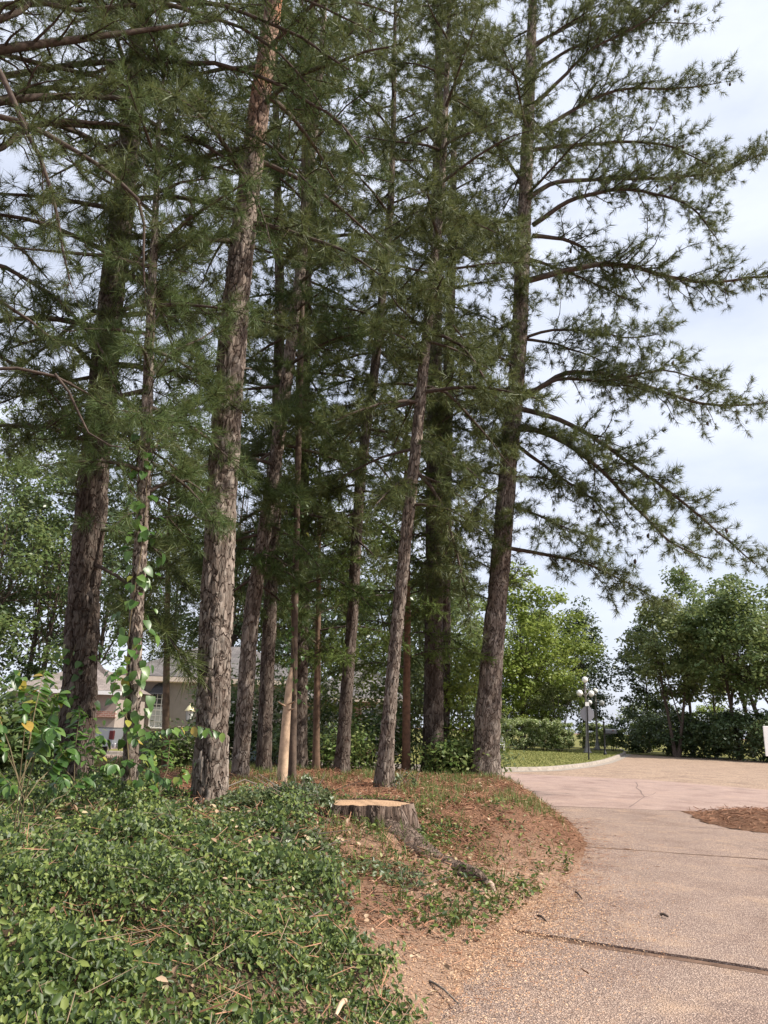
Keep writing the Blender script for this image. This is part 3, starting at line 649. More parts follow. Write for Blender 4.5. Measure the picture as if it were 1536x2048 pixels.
# ------------------------------------------------------------------ the pines on the bank
K_L = [
 ([(1066, 450), (1140, 398), (1244, 377), (1314, 390), (1384, 418), (1430, 480)], .060, -1.0, {}),
 ([(1066, 471), (1133, 476), (1174, 495), (1190, 528), (1240, 560)], .055, 1.2, {}),
 ([(1060, 560), (1180, 530), (1240, 530), (1330, 555), (1420, 570), (1536, 555), (1600, 560)], .075, .6, dict(droop=.15)),
 ([(1060, 395), (1100, 365), (1200, 358), (1350, 356), (1450, 345), (1530, 305)], .060, 1.0, {}),
 ([(1060, 300), (1130, 289), (1230, 280), (1330, 285), (1420, 330)], .055, -.5, {}),
 ([(1062, 280), (1100, 245), (1200, 185), (1260, 172), (1340, 175), (1440, 160)], .055, .8, {}),
 ([(1064, 215), (1130, 150), (1180, 95), (1290, 40), (1360, -20)], .050, -.8, {}),
 ([(1064, 150), (1130, 105), (1200, 75), (1290, 50), (1390, 55)], .045, .5, {}),
 ([(1066, 90), (1160, 38), (1260, 20), (1330, 0)], .045, 1.0, {}),
 ([(1040, 680), (1100, 660), (1180, 668), (1260, 682), (1320, 668)], .035, -1.2, {}),
 ([(1040, 800), (1130, 745), (1200, 745), (1300, 775), (1400, 808), (1480, 815), (1580, 800)], .065, .4, dict(droop=.2, dens=1.25)),
 ([(1030, 800), (1120, 755), (1210, 765), (1320, 740), (1420, 770)], .045, -1.4, dict(droop=.1)),
 ([(1030, 815), (1100, 832), (1160, 862), (1230, 910), (1300, 960), (1380, 1020), (1450, 1080), (1505, 1125)], .060, .8, {}),
 ([(1025, 850), (1090, 862), (1150, 892), (1210, 940), (1280, 1020), (1340, 1085), (1410, 1115)], .065, -.6, dict(dens=1.15)),
 ([(1010, 1095), (1090, 1110), (1150, 1120), (1220, 1150), (1290, 1190)], .045, -.3, dict(droop=.2)),
 ([(1020, 880), (1080, 925), (1130, 960), (1190, 1000), (1230, 1060)], .045, 1.0, dict(droop=.2)),
 ([(1030, 770), (960, 800), (900, 830), (860, 860)], .040, .8, {}),
 ([(1015, 960), (960, 1000), (910, 1070), (900, 1150)], .030, -.8, dict(droop=.3)),
 ([(1010, 1010), (1080, 1030), (1140, 1060), (1190, 1075)], .030, -1.6, dict(droop=.2)),
 ([(1055, 380), (1000, 300), (950, 230), (900, 200)], .045, .5, {}), ([(1050, 520), (980, 470), (910, 450), (860, 470)], .045, -.7, {}),
]
pine('tall thick pine nearest the street with limbs reaching over the driveway', [(968, 1568), (975, 1450), (985, 1300), (1003, 1100), (1015, 950), (1038, 700), (1050, 400), (1060, 150), (1066, 0)],
     [58, 52, 44, 40, 37, 34, 30, 24, 19], 19.9, 31, M['bark'], M['needle'], K_L, 12, 8.0, (2.5, 4.0), flare=.3, nu=42, cw=.075, ch=.13, depth=.02, young=None, sub=1.75, dens=1.5, top=4, nsh=190, zsh=5.2, nn=28, nw=.0125, cones=26)
pine('big pine in the middle of the left group with pale bark lit by the sun', [(418, 1632), (425, 1450), (432, 1250), (443, 1000), (456, 800), (472, 600), (492, 420), (520, 200), (537, 80), (548, 0)],
     [66, 64, 66, 62, 60, 56, 50, 45, 40, 37], 10.14, 2, M['bark'], M['needle'], None, 12, 8.6, (2.2, 3.4), dv=.033, nu=60, cw=.062, ch=.125, depth=.017, flare=.22, young=(9.5, 12.6), top=5,
     stubs=[(5.75, 2.6, .75, .16, .022), (4.85, 2.7, .7, .15, .017), (4.35, 2.6, .7, .15, .014), (6.6, 0.4, .2, .12, .015), (3.2, -1.4, .1, .03, .02)], sub=.9, nsh=30, zsh=10, nn=32, nw=.0095)
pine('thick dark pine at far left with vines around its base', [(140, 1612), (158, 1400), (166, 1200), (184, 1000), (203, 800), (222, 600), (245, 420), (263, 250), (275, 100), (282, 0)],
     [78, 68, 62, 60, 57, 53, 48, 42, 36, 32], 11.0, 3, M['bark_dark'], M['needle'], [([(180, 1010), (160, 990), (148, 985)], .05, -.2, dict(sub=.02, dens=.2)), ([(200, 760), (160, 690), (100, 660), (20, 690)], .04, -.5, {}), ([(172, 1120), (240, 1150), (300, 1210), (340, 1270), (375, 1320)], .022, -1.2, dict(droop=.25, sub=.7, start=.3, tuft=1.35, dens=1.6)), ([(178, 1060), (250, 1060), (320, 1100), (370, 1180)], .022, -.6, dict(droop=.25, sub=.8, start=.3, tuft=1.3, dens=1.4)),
     ([(200, 780), (150, 800), (90, 860), (20, 900)], .04, 1.2, dict(droop=.2)), ([(215, 640), (280, 600), (340, 600), (400, 640)], .035, .8, {}), ([(230, 530), (300, 560), (360, 640), (390, 720)], .03, -.8, dict(droop=.1))],
     26, 5.6, (2.2, 3.8), nsh=120, zsh=5.2, nn=32, nw=.0095, dv=.038, nu=56, cw=.07, ch=.15, depth=.02, flare=.15, young=None, top=5)
pine('slender vine-wrapped pine in front of the house', [(257, 1660), (262, 1500), (268, 1350), (274, 1200), (286, 1020), (293, 850), (298, 700), (305, 560), (312, 400), (318, 250)],
     [30, 30, 29, 28, 26, 24, 21, 18, 14, 10], 8.79, 4, M['bark'], M['needle_b'], [([(285, 990), (340, 960), (390, 960), (420, 1000)], .02, .4, dict(droop=.2)), ([(288, 930), (330, 860), (370, 820), (410, 800)], .02, .9, {}), ([(288, 900), (250, 860), (210, 850), (170, 870)], .02, .5, {}),
     ([(295, 760), (340, 700), (390, 690), (430, 660)], .02, 1.0, {})], 14, 4.2, (1.0, 1.9), dv=.024, nu=40, cw=.04, ch=.06, depth=.009, flare=.25, sub=.8, top=1.5, tuft=.85, nsh=80, zsh=3.8, nn=36, nw=.0065)
pine('leaning slender pine just right of the big sunlit trunk', [(479, 1566), (490, 1400), (502, 1230), (522, 1110), (546, 950), (575, 750), (600, 550), (616, 380), (636, 200), (648, 40)],
     [33, 33, 32, 30, 28, 26, 23, 19, 15, 11], 15.6, 5, M['bark'], M['needle_b'], [([(560, 850), (600, 830), (640, 850), (670, 880)], .025, -.8, dict(droop=.2)), ([(550, 900), (500, 930), (460, 980), (430, 1010)], .025, -.9, dict(droop=.2)),
     ([(520, 1100), (480, 1090), (440, 1100), (400, 1120)], .02, .3, dict(droop=.15))], 26, 4.2, (1.6, 2.8), nsh=90, zsh=5.5, nu=34, dv=.055, cw=.05, ch=.075, depth=.013, flare=.15, young=None, tuft=1.1)
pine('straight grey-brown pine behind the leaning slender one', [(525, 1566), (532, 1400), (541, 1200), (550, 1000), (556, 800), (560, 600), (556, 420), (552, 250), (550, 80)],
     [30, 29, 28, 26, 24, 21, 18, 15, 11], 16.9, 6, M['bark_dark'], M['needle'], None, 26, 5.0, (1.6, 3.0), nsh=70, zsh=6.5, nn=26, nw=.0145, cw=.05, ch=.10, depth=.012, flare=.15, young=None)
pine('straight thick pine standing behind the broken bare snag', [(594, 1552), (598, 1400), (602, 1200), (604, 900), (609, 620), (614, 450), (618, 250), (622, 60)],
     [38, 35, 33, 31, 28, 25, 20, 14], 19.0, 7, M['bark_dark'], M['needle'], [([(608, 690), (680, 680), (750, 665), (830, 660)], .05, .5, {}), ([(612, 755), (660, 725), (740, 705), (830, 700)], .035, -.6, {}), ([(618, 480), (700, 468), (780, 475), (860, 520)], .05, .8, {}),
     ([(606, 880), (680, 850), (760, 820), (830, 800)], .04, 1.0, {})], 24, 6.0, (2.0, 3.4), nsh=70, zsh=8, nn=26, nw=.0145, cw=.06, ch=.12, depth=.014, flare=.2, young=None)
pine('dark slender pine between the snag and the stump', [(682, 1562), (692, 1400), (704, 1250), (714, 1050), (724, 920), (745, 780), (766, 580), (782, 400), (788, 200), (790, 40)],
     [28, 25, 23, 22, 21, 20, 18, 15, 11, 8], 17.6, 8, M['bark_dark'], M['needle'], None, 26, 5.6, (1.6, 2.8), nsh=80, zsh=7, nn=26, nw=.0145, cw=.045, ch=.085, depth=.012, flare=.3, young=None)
pine('curving slender pine with flaky bark right behind the stump', [(767, 1598), (774, 1480), (785, 1350), (806, 1130), (826, 950), (845, 760), (864, 560), (880, 420), (890, 250), (897, 60)],
     [36, 29, 26, 25, 24, 22, 20, 17, 13, 9], 14.1, 9, M['bark'], M['needle'], [([(843, 790), (880, 765), (905, 795), (940, 830), (1000, 900), (1025, 930)], .03, .6, dict(dens=.7)), ([(852, 665), (920, 685), (960, 740), (990, 800)], .03, -.5, dict(droop=.1)),
     ([(835, 945), (875, 990), (905, 1080), (925, 1160), (940, 1230)], .03, .4, dict(droop=.3)), ([(850, 660), (800, 620), (770, 570)], .025, -.5, {}), ([(842, 800), (790, 815), (740, 830), (690, 880)], .03, .8, dict(droop=.1))],
     22, 5.6, (1.4, 2.6), nsh=90, zsh=8.4, nu=34, dv=.055, cw=.045, ch=.07, depth=.013, flare=.32, young=None)
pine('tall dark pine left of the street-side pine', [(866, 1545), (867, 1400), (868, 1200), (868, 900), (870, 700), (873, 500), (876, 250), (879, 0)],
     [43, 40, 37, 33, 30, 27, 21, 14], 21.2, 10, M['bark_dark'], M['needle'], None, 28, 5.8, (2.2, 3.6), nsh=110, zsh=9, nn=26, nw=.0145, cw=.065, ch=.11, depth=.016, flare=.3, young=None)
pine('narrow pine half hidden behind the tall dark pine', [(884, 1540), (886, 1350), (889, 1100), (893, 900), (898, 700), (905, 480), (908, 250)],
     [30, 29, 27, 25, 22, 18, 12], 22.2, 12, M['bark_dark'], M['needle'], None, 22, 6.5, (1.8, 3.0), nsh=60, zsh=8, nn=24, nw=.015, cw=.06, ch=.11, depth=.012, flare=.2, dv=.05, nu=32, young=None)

# pine leaning in over the frame from beyond the left edge: only its limbs reach into view
def outside_pine():
    base = np.array([-6.6, 7.2, 0.4]); root = thing('pine_tree', 'pine beyond the left edge whose bare-twigged limbs cross the top corner', 'tree', base, 'pine trees on the bank')
    pts = [base - [0, 0, .2], base + [0.1, 0, 4], base + [.2, .1, 9], base + [.1, .1, 15], base + [.1, .1, 18]]
    trunk_obj(root, pts, [.3, .26, .22, .12, .03], M['bark_dark'], 32, .06, .07, .13, .015, .3, None, 77)
    C = Crown(78)
    for lp, r0, Y, dY, kw in [
        ([(-260, 130), (0, 100), (120, 85), (270, 65), (440, 42)], .075, 7.2, 1.2, dict(start=.2)),
        ([(-260, 260), (0, 200), (130, 190), (260, 190), (420, 200)], .065, 7.4, 1.4, dict(start=.2)),
        ([(-260, 190), (0, 230), (80, 262), (180, 320), (250, 370), (300, 405), (296, 480), (298, 570)], .040, 6.9, .6, dict(start=.45, dens=.8)),
        ([(-60, 60), (10, 150), (45, 240), (80, 300), (110, 390), (125, 480), (140, 560)], .032, 6.6, .4, dict(start=.3, dens=.9, droop=.2)),
        ([(-200, 20), (0, 50), (70, 0), (150, -50)], .06, 7.0, .6, dict(start=.1)),
        ([(-260, 400), (0, 290), (90, 235), (180, 240), (250, 250), (330, 260), (420, 290)], .045, 7.6, 1.6, dict(start=.25)),
        ([(-260, 500), (-100, 560), (20, 610), (110, 680)], .04, 7.4, .5, dict(start=.2, droop=.1)),
        ([(-260, 330), (-80, 420), (30, 480), (90, 560)], .04, 8.2, .5, dict(start=.2, droop=.1)),
        ([(-200, 60), (100, 130), (240, 160), (360, 230), (400, 330)], .04, 8.4, .8, dict(start=.15)),
        ([(-200, -60), (150, 20), (300, 10), (420, -20)], .05, 8.2, .8, dict(start=.15)),
        ([(-240, 760), (-100, 742), (0, 738), (60, 744), (130, 747), (155, 755), (170, 770), (185, 795)], .022, 6.4, .5, dict(start=.9, dens=.4)),
        ([(110, 748), (150, 785), (158, 830), (172, 870), (215, 895), (265, 900)], .010, 6.7, .2, dict(start=.8, dens=.4)),
    ]:
        C.limb(path_px(lp, Y, dY), r0, **kw)
    print('outside', C.build(root, M['needle'], w=.0065, n=34, L=.17))
outside_pine()

def outside_cedar():
    base = np.array([-6.9, 9.2, 0.45]); root = thing('cedar_tree', 'dark cedar beyond the left edge whose bough hangs before the sunlit pine', 'tree', base, 'cedar trees on the bank')
    trunk_obj(root, [base - [0, 0, .2], base + [.1, 0, 5], base + [.2, .1, 10], base + [.2, .1, 14]], [.24, .2, .12, .03], M['bark_dark'], 24, .08, .07, .13, .01, .3, None, 79)
    C = Crown(80); kw = dict(start=.35, dens=1.5, droop=.3, sub=.85)
    for lp, r0, Y, dY in [([(-260, 60), (0, 20), (250, -10), (450, 10), (600, 60), (700, 130)], .06, 9.0, -.6), ([(-260, 200), (0, 150), (250, 120), (430, 130), (560, 170), (680, 250), (720, 310)], .055, 9.0, -.4),
                          ([(-260, 260), (100, 170), (320, 190), (440, 230), (540, 290), (620, 370)], .05, 9.2, -.3), ([(-260, -40), (100, -60), (400, -60), (600, -10), (740, 60)], .05, 9.0, 0), ([(-260, 330), (100, 250), (350, 265), (470, 330), (520, 420), (540, 500)], .04, 9.2, -.5),
                          ([(300, 0), (480, 60), (580, 130), (640, 220)], .03, 8.6, .2), ([(-260, 480), (0, 520), (120, 600), (200, 700), (240, 800)], .04, 9.4, -.5), ([(-260, 600), (-50, 680), (80, 760), (160, 860)], .035, 9.4, -.2)]:
        C.limb(path_px(lp, Y, dY), r0, **kw)
    print('outcedar', C.build(root, M['cedar'], n=24, L=.085, w=.008, lo=15, hi=50, along=.24, droop=.25))
outside_cedar()

# ------------------------------------------------------------------ cedars
def cedar(label, pp, wpx, Y, seed, nm, limbs, tm, nlimb, zlo, zhi, Lr, snag=None, sub=.9, sag=.25, extra=1.5):
    pts = path_px(pp, Y); b = pts[0]; b[2] = zg1(b[0], b[1]) - .1; rad = np.array(wpx) / 2 / FPX * np.linalg.norm(pts - EYE, axis=1)
    root = thing('cedar_tree', label, 'tree', (b[0], b[1], b[2] + .1), 'cedar trees on the bank')
    tr, c, r = trunk_obj(root, pts, rad, tm, 16, .08, .03, .3, .006, .25, None, seed)
    C = Crown(seed); rng = np.random.default_rng(seed + 1); az = 1.0
    for lp, r0, dY, kw in limbs: C.limb(path_px(lp, Y, dY), r0, **kw)
    for k in range(nlimb):
        f = (k + rng.random()) / nlimb; z = zlo + (zhi - zlo) * f; i = int(np.argmin(np.abs(c[:, 2] - z))); az += 2.4 + rng.normal(0, .3)
        e0 = 15 + 30 * f + rng.normal(0, 8)
        C.limb(limb_arc(c[i], az, e0, e0 - 45, rng.uniform(*Lr) * (1 - .5 * f), rng), .02, sub, .12, 1.7, sag)
    n = C.build(root, nm, n=18, L=.13, w=.016, lo=15, hi=50, along=.26, droop=.25)
    print('cedar', n)
    return root, c, r
SN = cedar('slim dark cedar rising right behind the pale leaning snag', [(584, 1566), (586, 1440), (588, 1350), (590, 1200), (594, 1000), (600, 800), (604, 600), (606, 400), (608, 200), (610, 20)], [15, 14, 13, 13, 12, 11, 10, 8, 6, 4], 15.6, 50, M['cedar'],
      [([(608, 300), (660, 250), (700, 200), (740, 180)], .03, -1, dict(dens=1.8)), ([(608, 250), (560, 200), (520, 190), (480, 200)], .03, -1.5, dict(dens=1.8)), ([(609, 160), (660, 100), (710, 60), (750, 50)], .03, -.8, dict(dens=1.8)),
       ([(609, 120), (560, 60), (520, 20)], .03, -1.2, dict(dens=1.8)), ([(606, 400), (560, 350), (510, 330), (470, 340)], .03, -1.6, dict(dens=1.8)), ([(606, 380), (650, 330), (690, 310)], .025, -1.3, dict(dens=1.8)),
       ([(609, 90), (600, 20), (640, -40)], .03, -1.2, dict(dens=1.8)), ([(604, 520), (560, 470), (510, 440)], .025, -1.5, dict(dens=1.6)), ([(590, 1180), (640, 1150), (690, 1160), (740, 1210)], .02, -1.0, dict(dens=1.6, droop=.3)), ([(590, 1140), (540, 1110), (490, 1120)], .02, -1.0, dict(dens=1.6, droop=.3))],
      plain('snag_bark', (0.10, 0.068, 0.048), .85, var=.4, scale=9, bumps=.4), 10, 9.5, 17.5, (1.0, 1.7))
# the bare, debarked snag in front of it
SG = P(563, 1572, 14.86); SG[2] = zg1(SG[0], SG[1]); SG = thing('dead_snag', 'short pale leaning snag stripped of bark among the slender pines', 'snag', SG)
sp = path_px([(563, 1575), (568, 1500), (573, 1430), (579, 1365), (583, 1335)], 14.86)
sp[0][2] -= .1
MB().tube(sp, [.105, .092, .080, .062, .02], 12).build('stem', M['snag'], SG)
for (a, bb) in [((577, 1408), (592, 1402)), ((570, 1412), (556, 1403)), ((577, 1420), (590, 1417))]:
    MB().tube([P(*a, 14.8), P(*bb, 14.6)], [.018, .010], 6).build('branch_stub', M['snag'], SG)
cedar('thin red-barked cedar with drooping yellow-green sprays', [(812, 1545), (813, 1400), (815, 1250), (814, 1100), (812, 950), (812, 820)], [16, 15, 13, 11, 8, 4], 20.4, 60, M['cedar_y'], [], plain('cedar_bark', (0.16, 0.085, 0.05), .9, var=.4, scale=9, bumps=.4), 36, 3.0, 10.5, (1.6, 3.0), sag=.4)
cedar('small drooping cedar behind the snag and the dark pine', [(632, 1540), (634, 1400), (636, 1250), (638, 1100), (640, 900)], [14, 13, 11, 8, 4], 18.4, 61, M['cedar_y'], [], plain('young_cedar_bark', (0.13, 0.08, 0.05), .9, var=.4, scale=9, bumps=.4), 34, 3.0, 8.4, (1.5, 2.9), sag=.4)
cedar('low cedar spreading green sprays behind the vine-wrapped pine', [(330, 1560), (332, 1400), (335, 1250), (336, 1100), (338, 1000)], [14, 13, 11, 8, 4], 17.0, 62, M['cedar_y'], [], plain('low_cedar_bark', (0.12, 0.08, 0.05), .9, var=.4, scale=9, bumps=.4), 18, 4.6, 7.0, (1.2, 2.3), sag=.3)

# ------------------------------------------------------------------ broadleaf trees and shrubs
def leaf_quads(pos, nrm, size, rng, asp=0.55, hexa=False, dirs=None):
    N = len(pos); nrm = unit(nrm); a = rng.normal(size=(N, 3)) if dirs is None else dirs
    u = unit(a - nrm * (a * nrm).sum(1, keepdims=True)); w = np.cross(nrm, u); s = np.asarray(size)[:, None]
    if hexa:
        fold = nrm * s * 0.12
        V = np.stack([pos - u * s * .5, pos - u * s * .18 - w * s * asp * .5 + fold, pos + u * s * .2 - w * s * asp * .42 + fold, pos + u * s * .55, pos + u * s * .2 + w * s * asp * .42 + fold, pos - u * s * .18 + w * s * asp * .5 + fold], 1)
        I = np.arange(N * 6).reshape(N, 6); F = np.concatenate([I[:, [0, 1, 2, 3]], I[:, [0, 3, 4, 5]]])
    else:
        V = np.stack([pos - u * s * .5, pos - w * s * asp * .5, pos + u * s * .5, pos + w * s * asp * .5], 1); F = np.arange(N * 4).reshape(N, 4)
    return V.reshape(-1, 3), F

def broadleaf(label, base, H, rx, z0, seed, lm, nclump=70, per=160, leaf=.16, cr=1.0, trunk_r=.2, tm=None, name='broadleaf_tree', group='trees beyond the street', stems=1, lean=(0, 0), ry=None, nlimb=9, shape=1.0, cat='tree', spread=.8):
    rng = np.random.default_rng(seed); base = np.array(base, float); ry = ry or rx
    root = thing(name, label, cat, base, group)
    cz = (z0 + H) / 2; hz = (H - z0) / 2; cen = []
    while len(cen) < nclump:
        q = rng.uniform(-1, 1, 3); d = np.linalg.norm(q) if shape != .1 else max(np.linalg.norm(q[:2]), abs(q[2]))
        if d > 1 or d < .35 * rng.random() ** .5: continue
        taper = 1 - shape * .45 * max(0, q[2])
        cen.append((base[0] + lean[0] * (q[2] + 1) / 2 + q[0] * rx * taper, base[1] + lean[1] + q[1] * ry * taper, base[2] + cz + q[2] * hz))
    per = int(per * .52); leaf *= 1.34
    cen = np.array(cen); n = nclump * per
    k = np.repeat(np.arange(nclump), per); rad = cr * rng.uniform(.6, 1.3, nclump)
    g = rng.normal(size=(n, 3)); g = g / np.linalg.norm(g, axis=1, keepdims=True) * (rng.random((n, 1)) ** .45)
    pos = cen[k] + g * rad[k][:, None] * np.array([1, 1, .62])
    nr = g * .5 + np.array([0, 0, .7]) + rng.normal(0, .45, (n, 3))
    V, F = leaf_quads(pos, nr, leaf * rng.uniform(.7, 1.3, n), rng)
    mk('crown', V, F, lm, root, False, 'stuff')
    tm = tm or M['limb']; ends = []
    for s in range(stems):
        o = np.array([0, 0, 0]) if stems == 1 else np.array([math.cos(s * 2.2), math.sin(s * 2.2), 0]) * .12
        top = np.array([base[0] + lean[0] * .7 + (0 if stems == 1 else math.cos(s * 2.2) * rx * .5), base[1] + lean[1] * .7 + (0 if stems == 1 else math.sin(s * 2.2) * ry * .4), base[2] + z0 + (H - z0) * .62])
        b0 = base + o - [0, 0, .1]; pts = [b0 + (top - b0) * t + np.array([math.sin(t * 5 + seed + s), math.cos(t * 4 + seed), 0]) * .05 * H * .15 * t for t in np.linspace(0, 1, 9)]
        rr = trunk_r * (1 - .8 * np.linspace(0, 1, 9)) ; rr[0] *= 1.35
        MB().tube(pts, rr, 10).build('trunk', tm, root); ends.append(pts)
    A = []; B = []; RA = []; RB = []
    for j in range(min(nclump, nlimb * 5)):
        pts = ends[j % stems]; t = rng.uniform(.35, .95); i = int(t * 8); s = pts[i]; e = cen[j]; mid = (s + e) / 2 + [0, 0, -.06 * np.linalg.norm(e - s)] + rng.normal(0, .1, 3); r0 = trunk_r * .38 * (1.1 - t)
        if j < nlimb: MB().tube([s, (s + mid) / 2 + rng.normal(0, .04, 3), mid, (mid + e) / 2 + rng.normal(0, .06, 3), e], [r0 * 1.4, r0 * 1.1, r0 * .8, r0 * .5, .012], 6).build('branch', tm, root)
        else: A += [s, mid]; B += [mid, e]; RA += [r0 * .8, r0 * .5]; RB += [r0 * .5, .008]
    if A:
        V, F = tubes(A, B, RA, RB, 4); mk('twigs', V, F, tm, root, True, 'stuff')
    return root
TG = 'trees beyond the street'
bq = lambda px, py: G(px, py)
# yellow-green trees in the middle distance
broadleaf('big yellow-green tree rising behind the clipped hedge', (12.6, 68, .1), 16.0, 6.4, 1.8, 201, M['oak_y'], 150, 190, .26, 1.25, .28, group=TG, ry=4)
broadleaf('yellow-green tree left of the big one, behind the street-side pine', (5.5, 72, .1), 18.0, 5.2, 2.5, 202, M['oak_y'], 110, 180, .26, 1.3, .28, group=TG, ry=4)
broadleaf('light green weeping tree right of the big yellow-green tree', (15.6, 74, .1), 12.5, 3.8, 2.2, 203, M['oak_y'], 80, 170, .24, 1.1, .22, group=TG, ry=3)
broadleaf('low yellow-green ornamental tree over the hedge', (9.8, 66, .1), 5.6, 3.4, 1.6, 204, M['oak_y'], 60, 170, .17, .7, .1, stems=3, group=TG, ry=2)
broadleaf('grey-green crepe myrtle with several pale bare stems', (15.2, 66.5, .12), 5.6, 2.6, 2.3, 205, M['oak_f'], 46, 170, .14, .6, .07, M['limb_grey'], name='crepe_myrtle', stems=6, group=TG, ry=2)
broadleaf('tall dark glossy evergreen tree behind the lamp posts', (20.6, 78, .1), 14.6, 3.6, .6, 206, M['oak_d'], 120, 170, .24, 1.1, .25, group=TG, ry=3)
broadleaf('dark evergreen filling in behind the weeping tree', (17.0, 84, .1), 15.5, 3.6, 1, 207, M['oak_d'], 90, 150, .26, 1.2, .25, group=TG, ry=3)
# right-hand trees
RT = [(1350, 1500, 62, 13.2, 3.4, 4.2, 'oak_f', 'faded green tree with two bare lower trunks at right', 0, .16), (1382, 1500, 66, 15.8, 3.0, 6.0, 'oak', 'tall tree behind the faded one at right', 0, .16),
      (1475, 1500, 60, 12.6, 4.2, 4.2, 'oak', 'dense bright green spreading tree at right', -1.2, .2), (1500, 1500, 68, 16.0, 3.6, 5.0, 'oak', 'tallest green tree near the right edge', -1, .2), (1545, 1500, 58, 13.8, 3.6, 4.0, 'oak', 'dark tree cut by the right edge with a slanting trunk', -2.2, .22),
      (1296, 1500, 76, 13.0, 2.6, 2.2, 'oak_d', 'slim dark tree beside the gap of sky', 0, .12), (1430, 1500, 74, 11.0, 3.2, 5, 'oak_f', 'pale tree between the right-hand trees', 0, .14), (1620, 1500, 62, 15.0, 4.2, 3.5, 'oak', 'tree just past the right edge with boughs showing', 0, .25)]
for i, (px, py, Y, H, rx, z0, lm, lab, ln, tr_) in enumerate(RT):
    p = P(px, 1450, Y); broadleaf(lab, (p[0], Y, 0), H, rx, z0, 220 + i, M[lm], 84, 150, .25, 1.05, tr_, group=TG, ry=2.6, lean=(ln, 0), shape=.6, stems=2 if i in (0, 4) else 1)
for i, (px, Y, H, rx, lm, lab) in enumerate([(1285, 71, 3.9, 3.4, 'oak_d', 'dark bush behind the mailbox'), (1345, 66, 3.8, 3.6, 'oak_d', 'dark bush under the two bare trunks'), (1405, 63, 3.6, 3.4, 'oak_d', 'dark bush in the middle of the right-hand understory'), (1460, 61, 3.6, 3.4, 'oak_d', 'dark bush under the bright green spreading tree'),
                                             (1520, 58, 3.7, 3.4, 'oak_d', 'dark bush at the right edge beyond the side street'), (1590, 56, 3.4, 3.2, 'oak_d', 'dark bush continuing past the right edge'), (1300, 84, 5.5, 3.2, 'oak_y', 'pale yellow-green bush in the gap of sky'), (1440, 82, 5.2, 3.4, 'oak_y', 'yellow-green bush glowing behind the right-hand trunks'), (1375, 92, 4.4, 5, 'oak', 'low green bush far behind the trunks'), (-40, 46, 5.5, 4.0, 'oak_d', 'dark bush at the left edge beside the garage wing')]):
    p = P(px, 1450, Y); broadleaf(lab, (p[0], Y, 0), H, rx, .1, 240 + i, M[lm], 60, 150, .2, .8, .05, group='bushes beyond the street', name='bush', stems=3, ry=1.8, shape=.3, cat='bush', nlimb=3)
# hedge shrubs clipped round
for i, (px, Y, H, rx, lab) in enumerate([(1000, 62.5, 2.25, 1.5, 'clipped pale-edged hedge shrub touching the pine trunk'), (1045, 62, 2.3, 1.5, 'clipped hedge shrub, second from the pine'), (1087, 61.5, 2.3, 1.4, 'clipped hedge shrub, third from the pine'), (1118, 61.0, 2.1, 1.1, 'clipped round hedge shrub at the lawn end of the row'), (1190, 75, 2.3, 1.9, 'clipped hedge shrub between the two lamp posts'), (1225, 73, 2.0, 1.3, 'low clipped shrub behind the mailbox post')]):
    p = P(px, 1450, Y); broadleaf(lab, (p[0], Y, .13), H, rx, .35, 260 + i, M['hedge'], 80, 170, .11, .34, .04, group='clipped hedge shrubs', name='hedge_shrub', stems=3, ry=1.0, shape=.1, cat='shrub', nlimb=3)
# trees behind the house and behind the pines
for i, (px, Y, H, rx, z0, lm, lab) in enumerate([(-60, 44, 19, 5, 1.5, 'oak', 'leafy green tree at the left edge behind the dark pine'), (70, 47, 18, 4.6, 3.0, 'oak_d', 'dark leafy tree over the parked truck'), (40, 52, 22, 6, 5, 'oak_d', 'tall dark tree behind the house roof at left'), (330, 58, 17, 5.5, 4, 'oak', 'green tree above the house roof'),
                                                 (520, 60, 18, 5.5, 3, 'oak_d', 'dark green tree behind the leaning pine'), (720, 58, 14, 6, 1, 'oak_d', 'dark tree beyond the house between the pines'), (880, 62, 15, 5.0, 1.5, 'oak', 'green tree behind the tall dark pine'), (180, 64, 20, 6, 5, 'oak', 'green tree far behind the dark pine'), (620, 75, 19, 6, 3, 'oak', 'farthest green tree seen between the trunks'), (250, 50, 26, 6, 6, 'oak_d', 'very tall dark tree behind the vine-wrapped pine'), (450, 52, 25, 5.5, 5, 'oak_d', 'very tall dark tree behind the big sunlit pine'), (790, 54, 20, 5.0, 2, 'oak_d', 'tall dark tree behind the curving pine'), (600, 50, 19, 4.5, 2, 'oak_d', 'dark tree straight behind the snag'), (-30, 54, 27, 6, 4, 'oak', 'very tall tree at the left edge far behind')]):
    p = P(px, 1450, Y); broadleaf(lab, (p[0], Y, .1), H, rx, z0, 280 + i, M[lm], 95, 170, .22 if Y > 40 else .17, 1.15, .22, group='trees behind the house', ry=4)
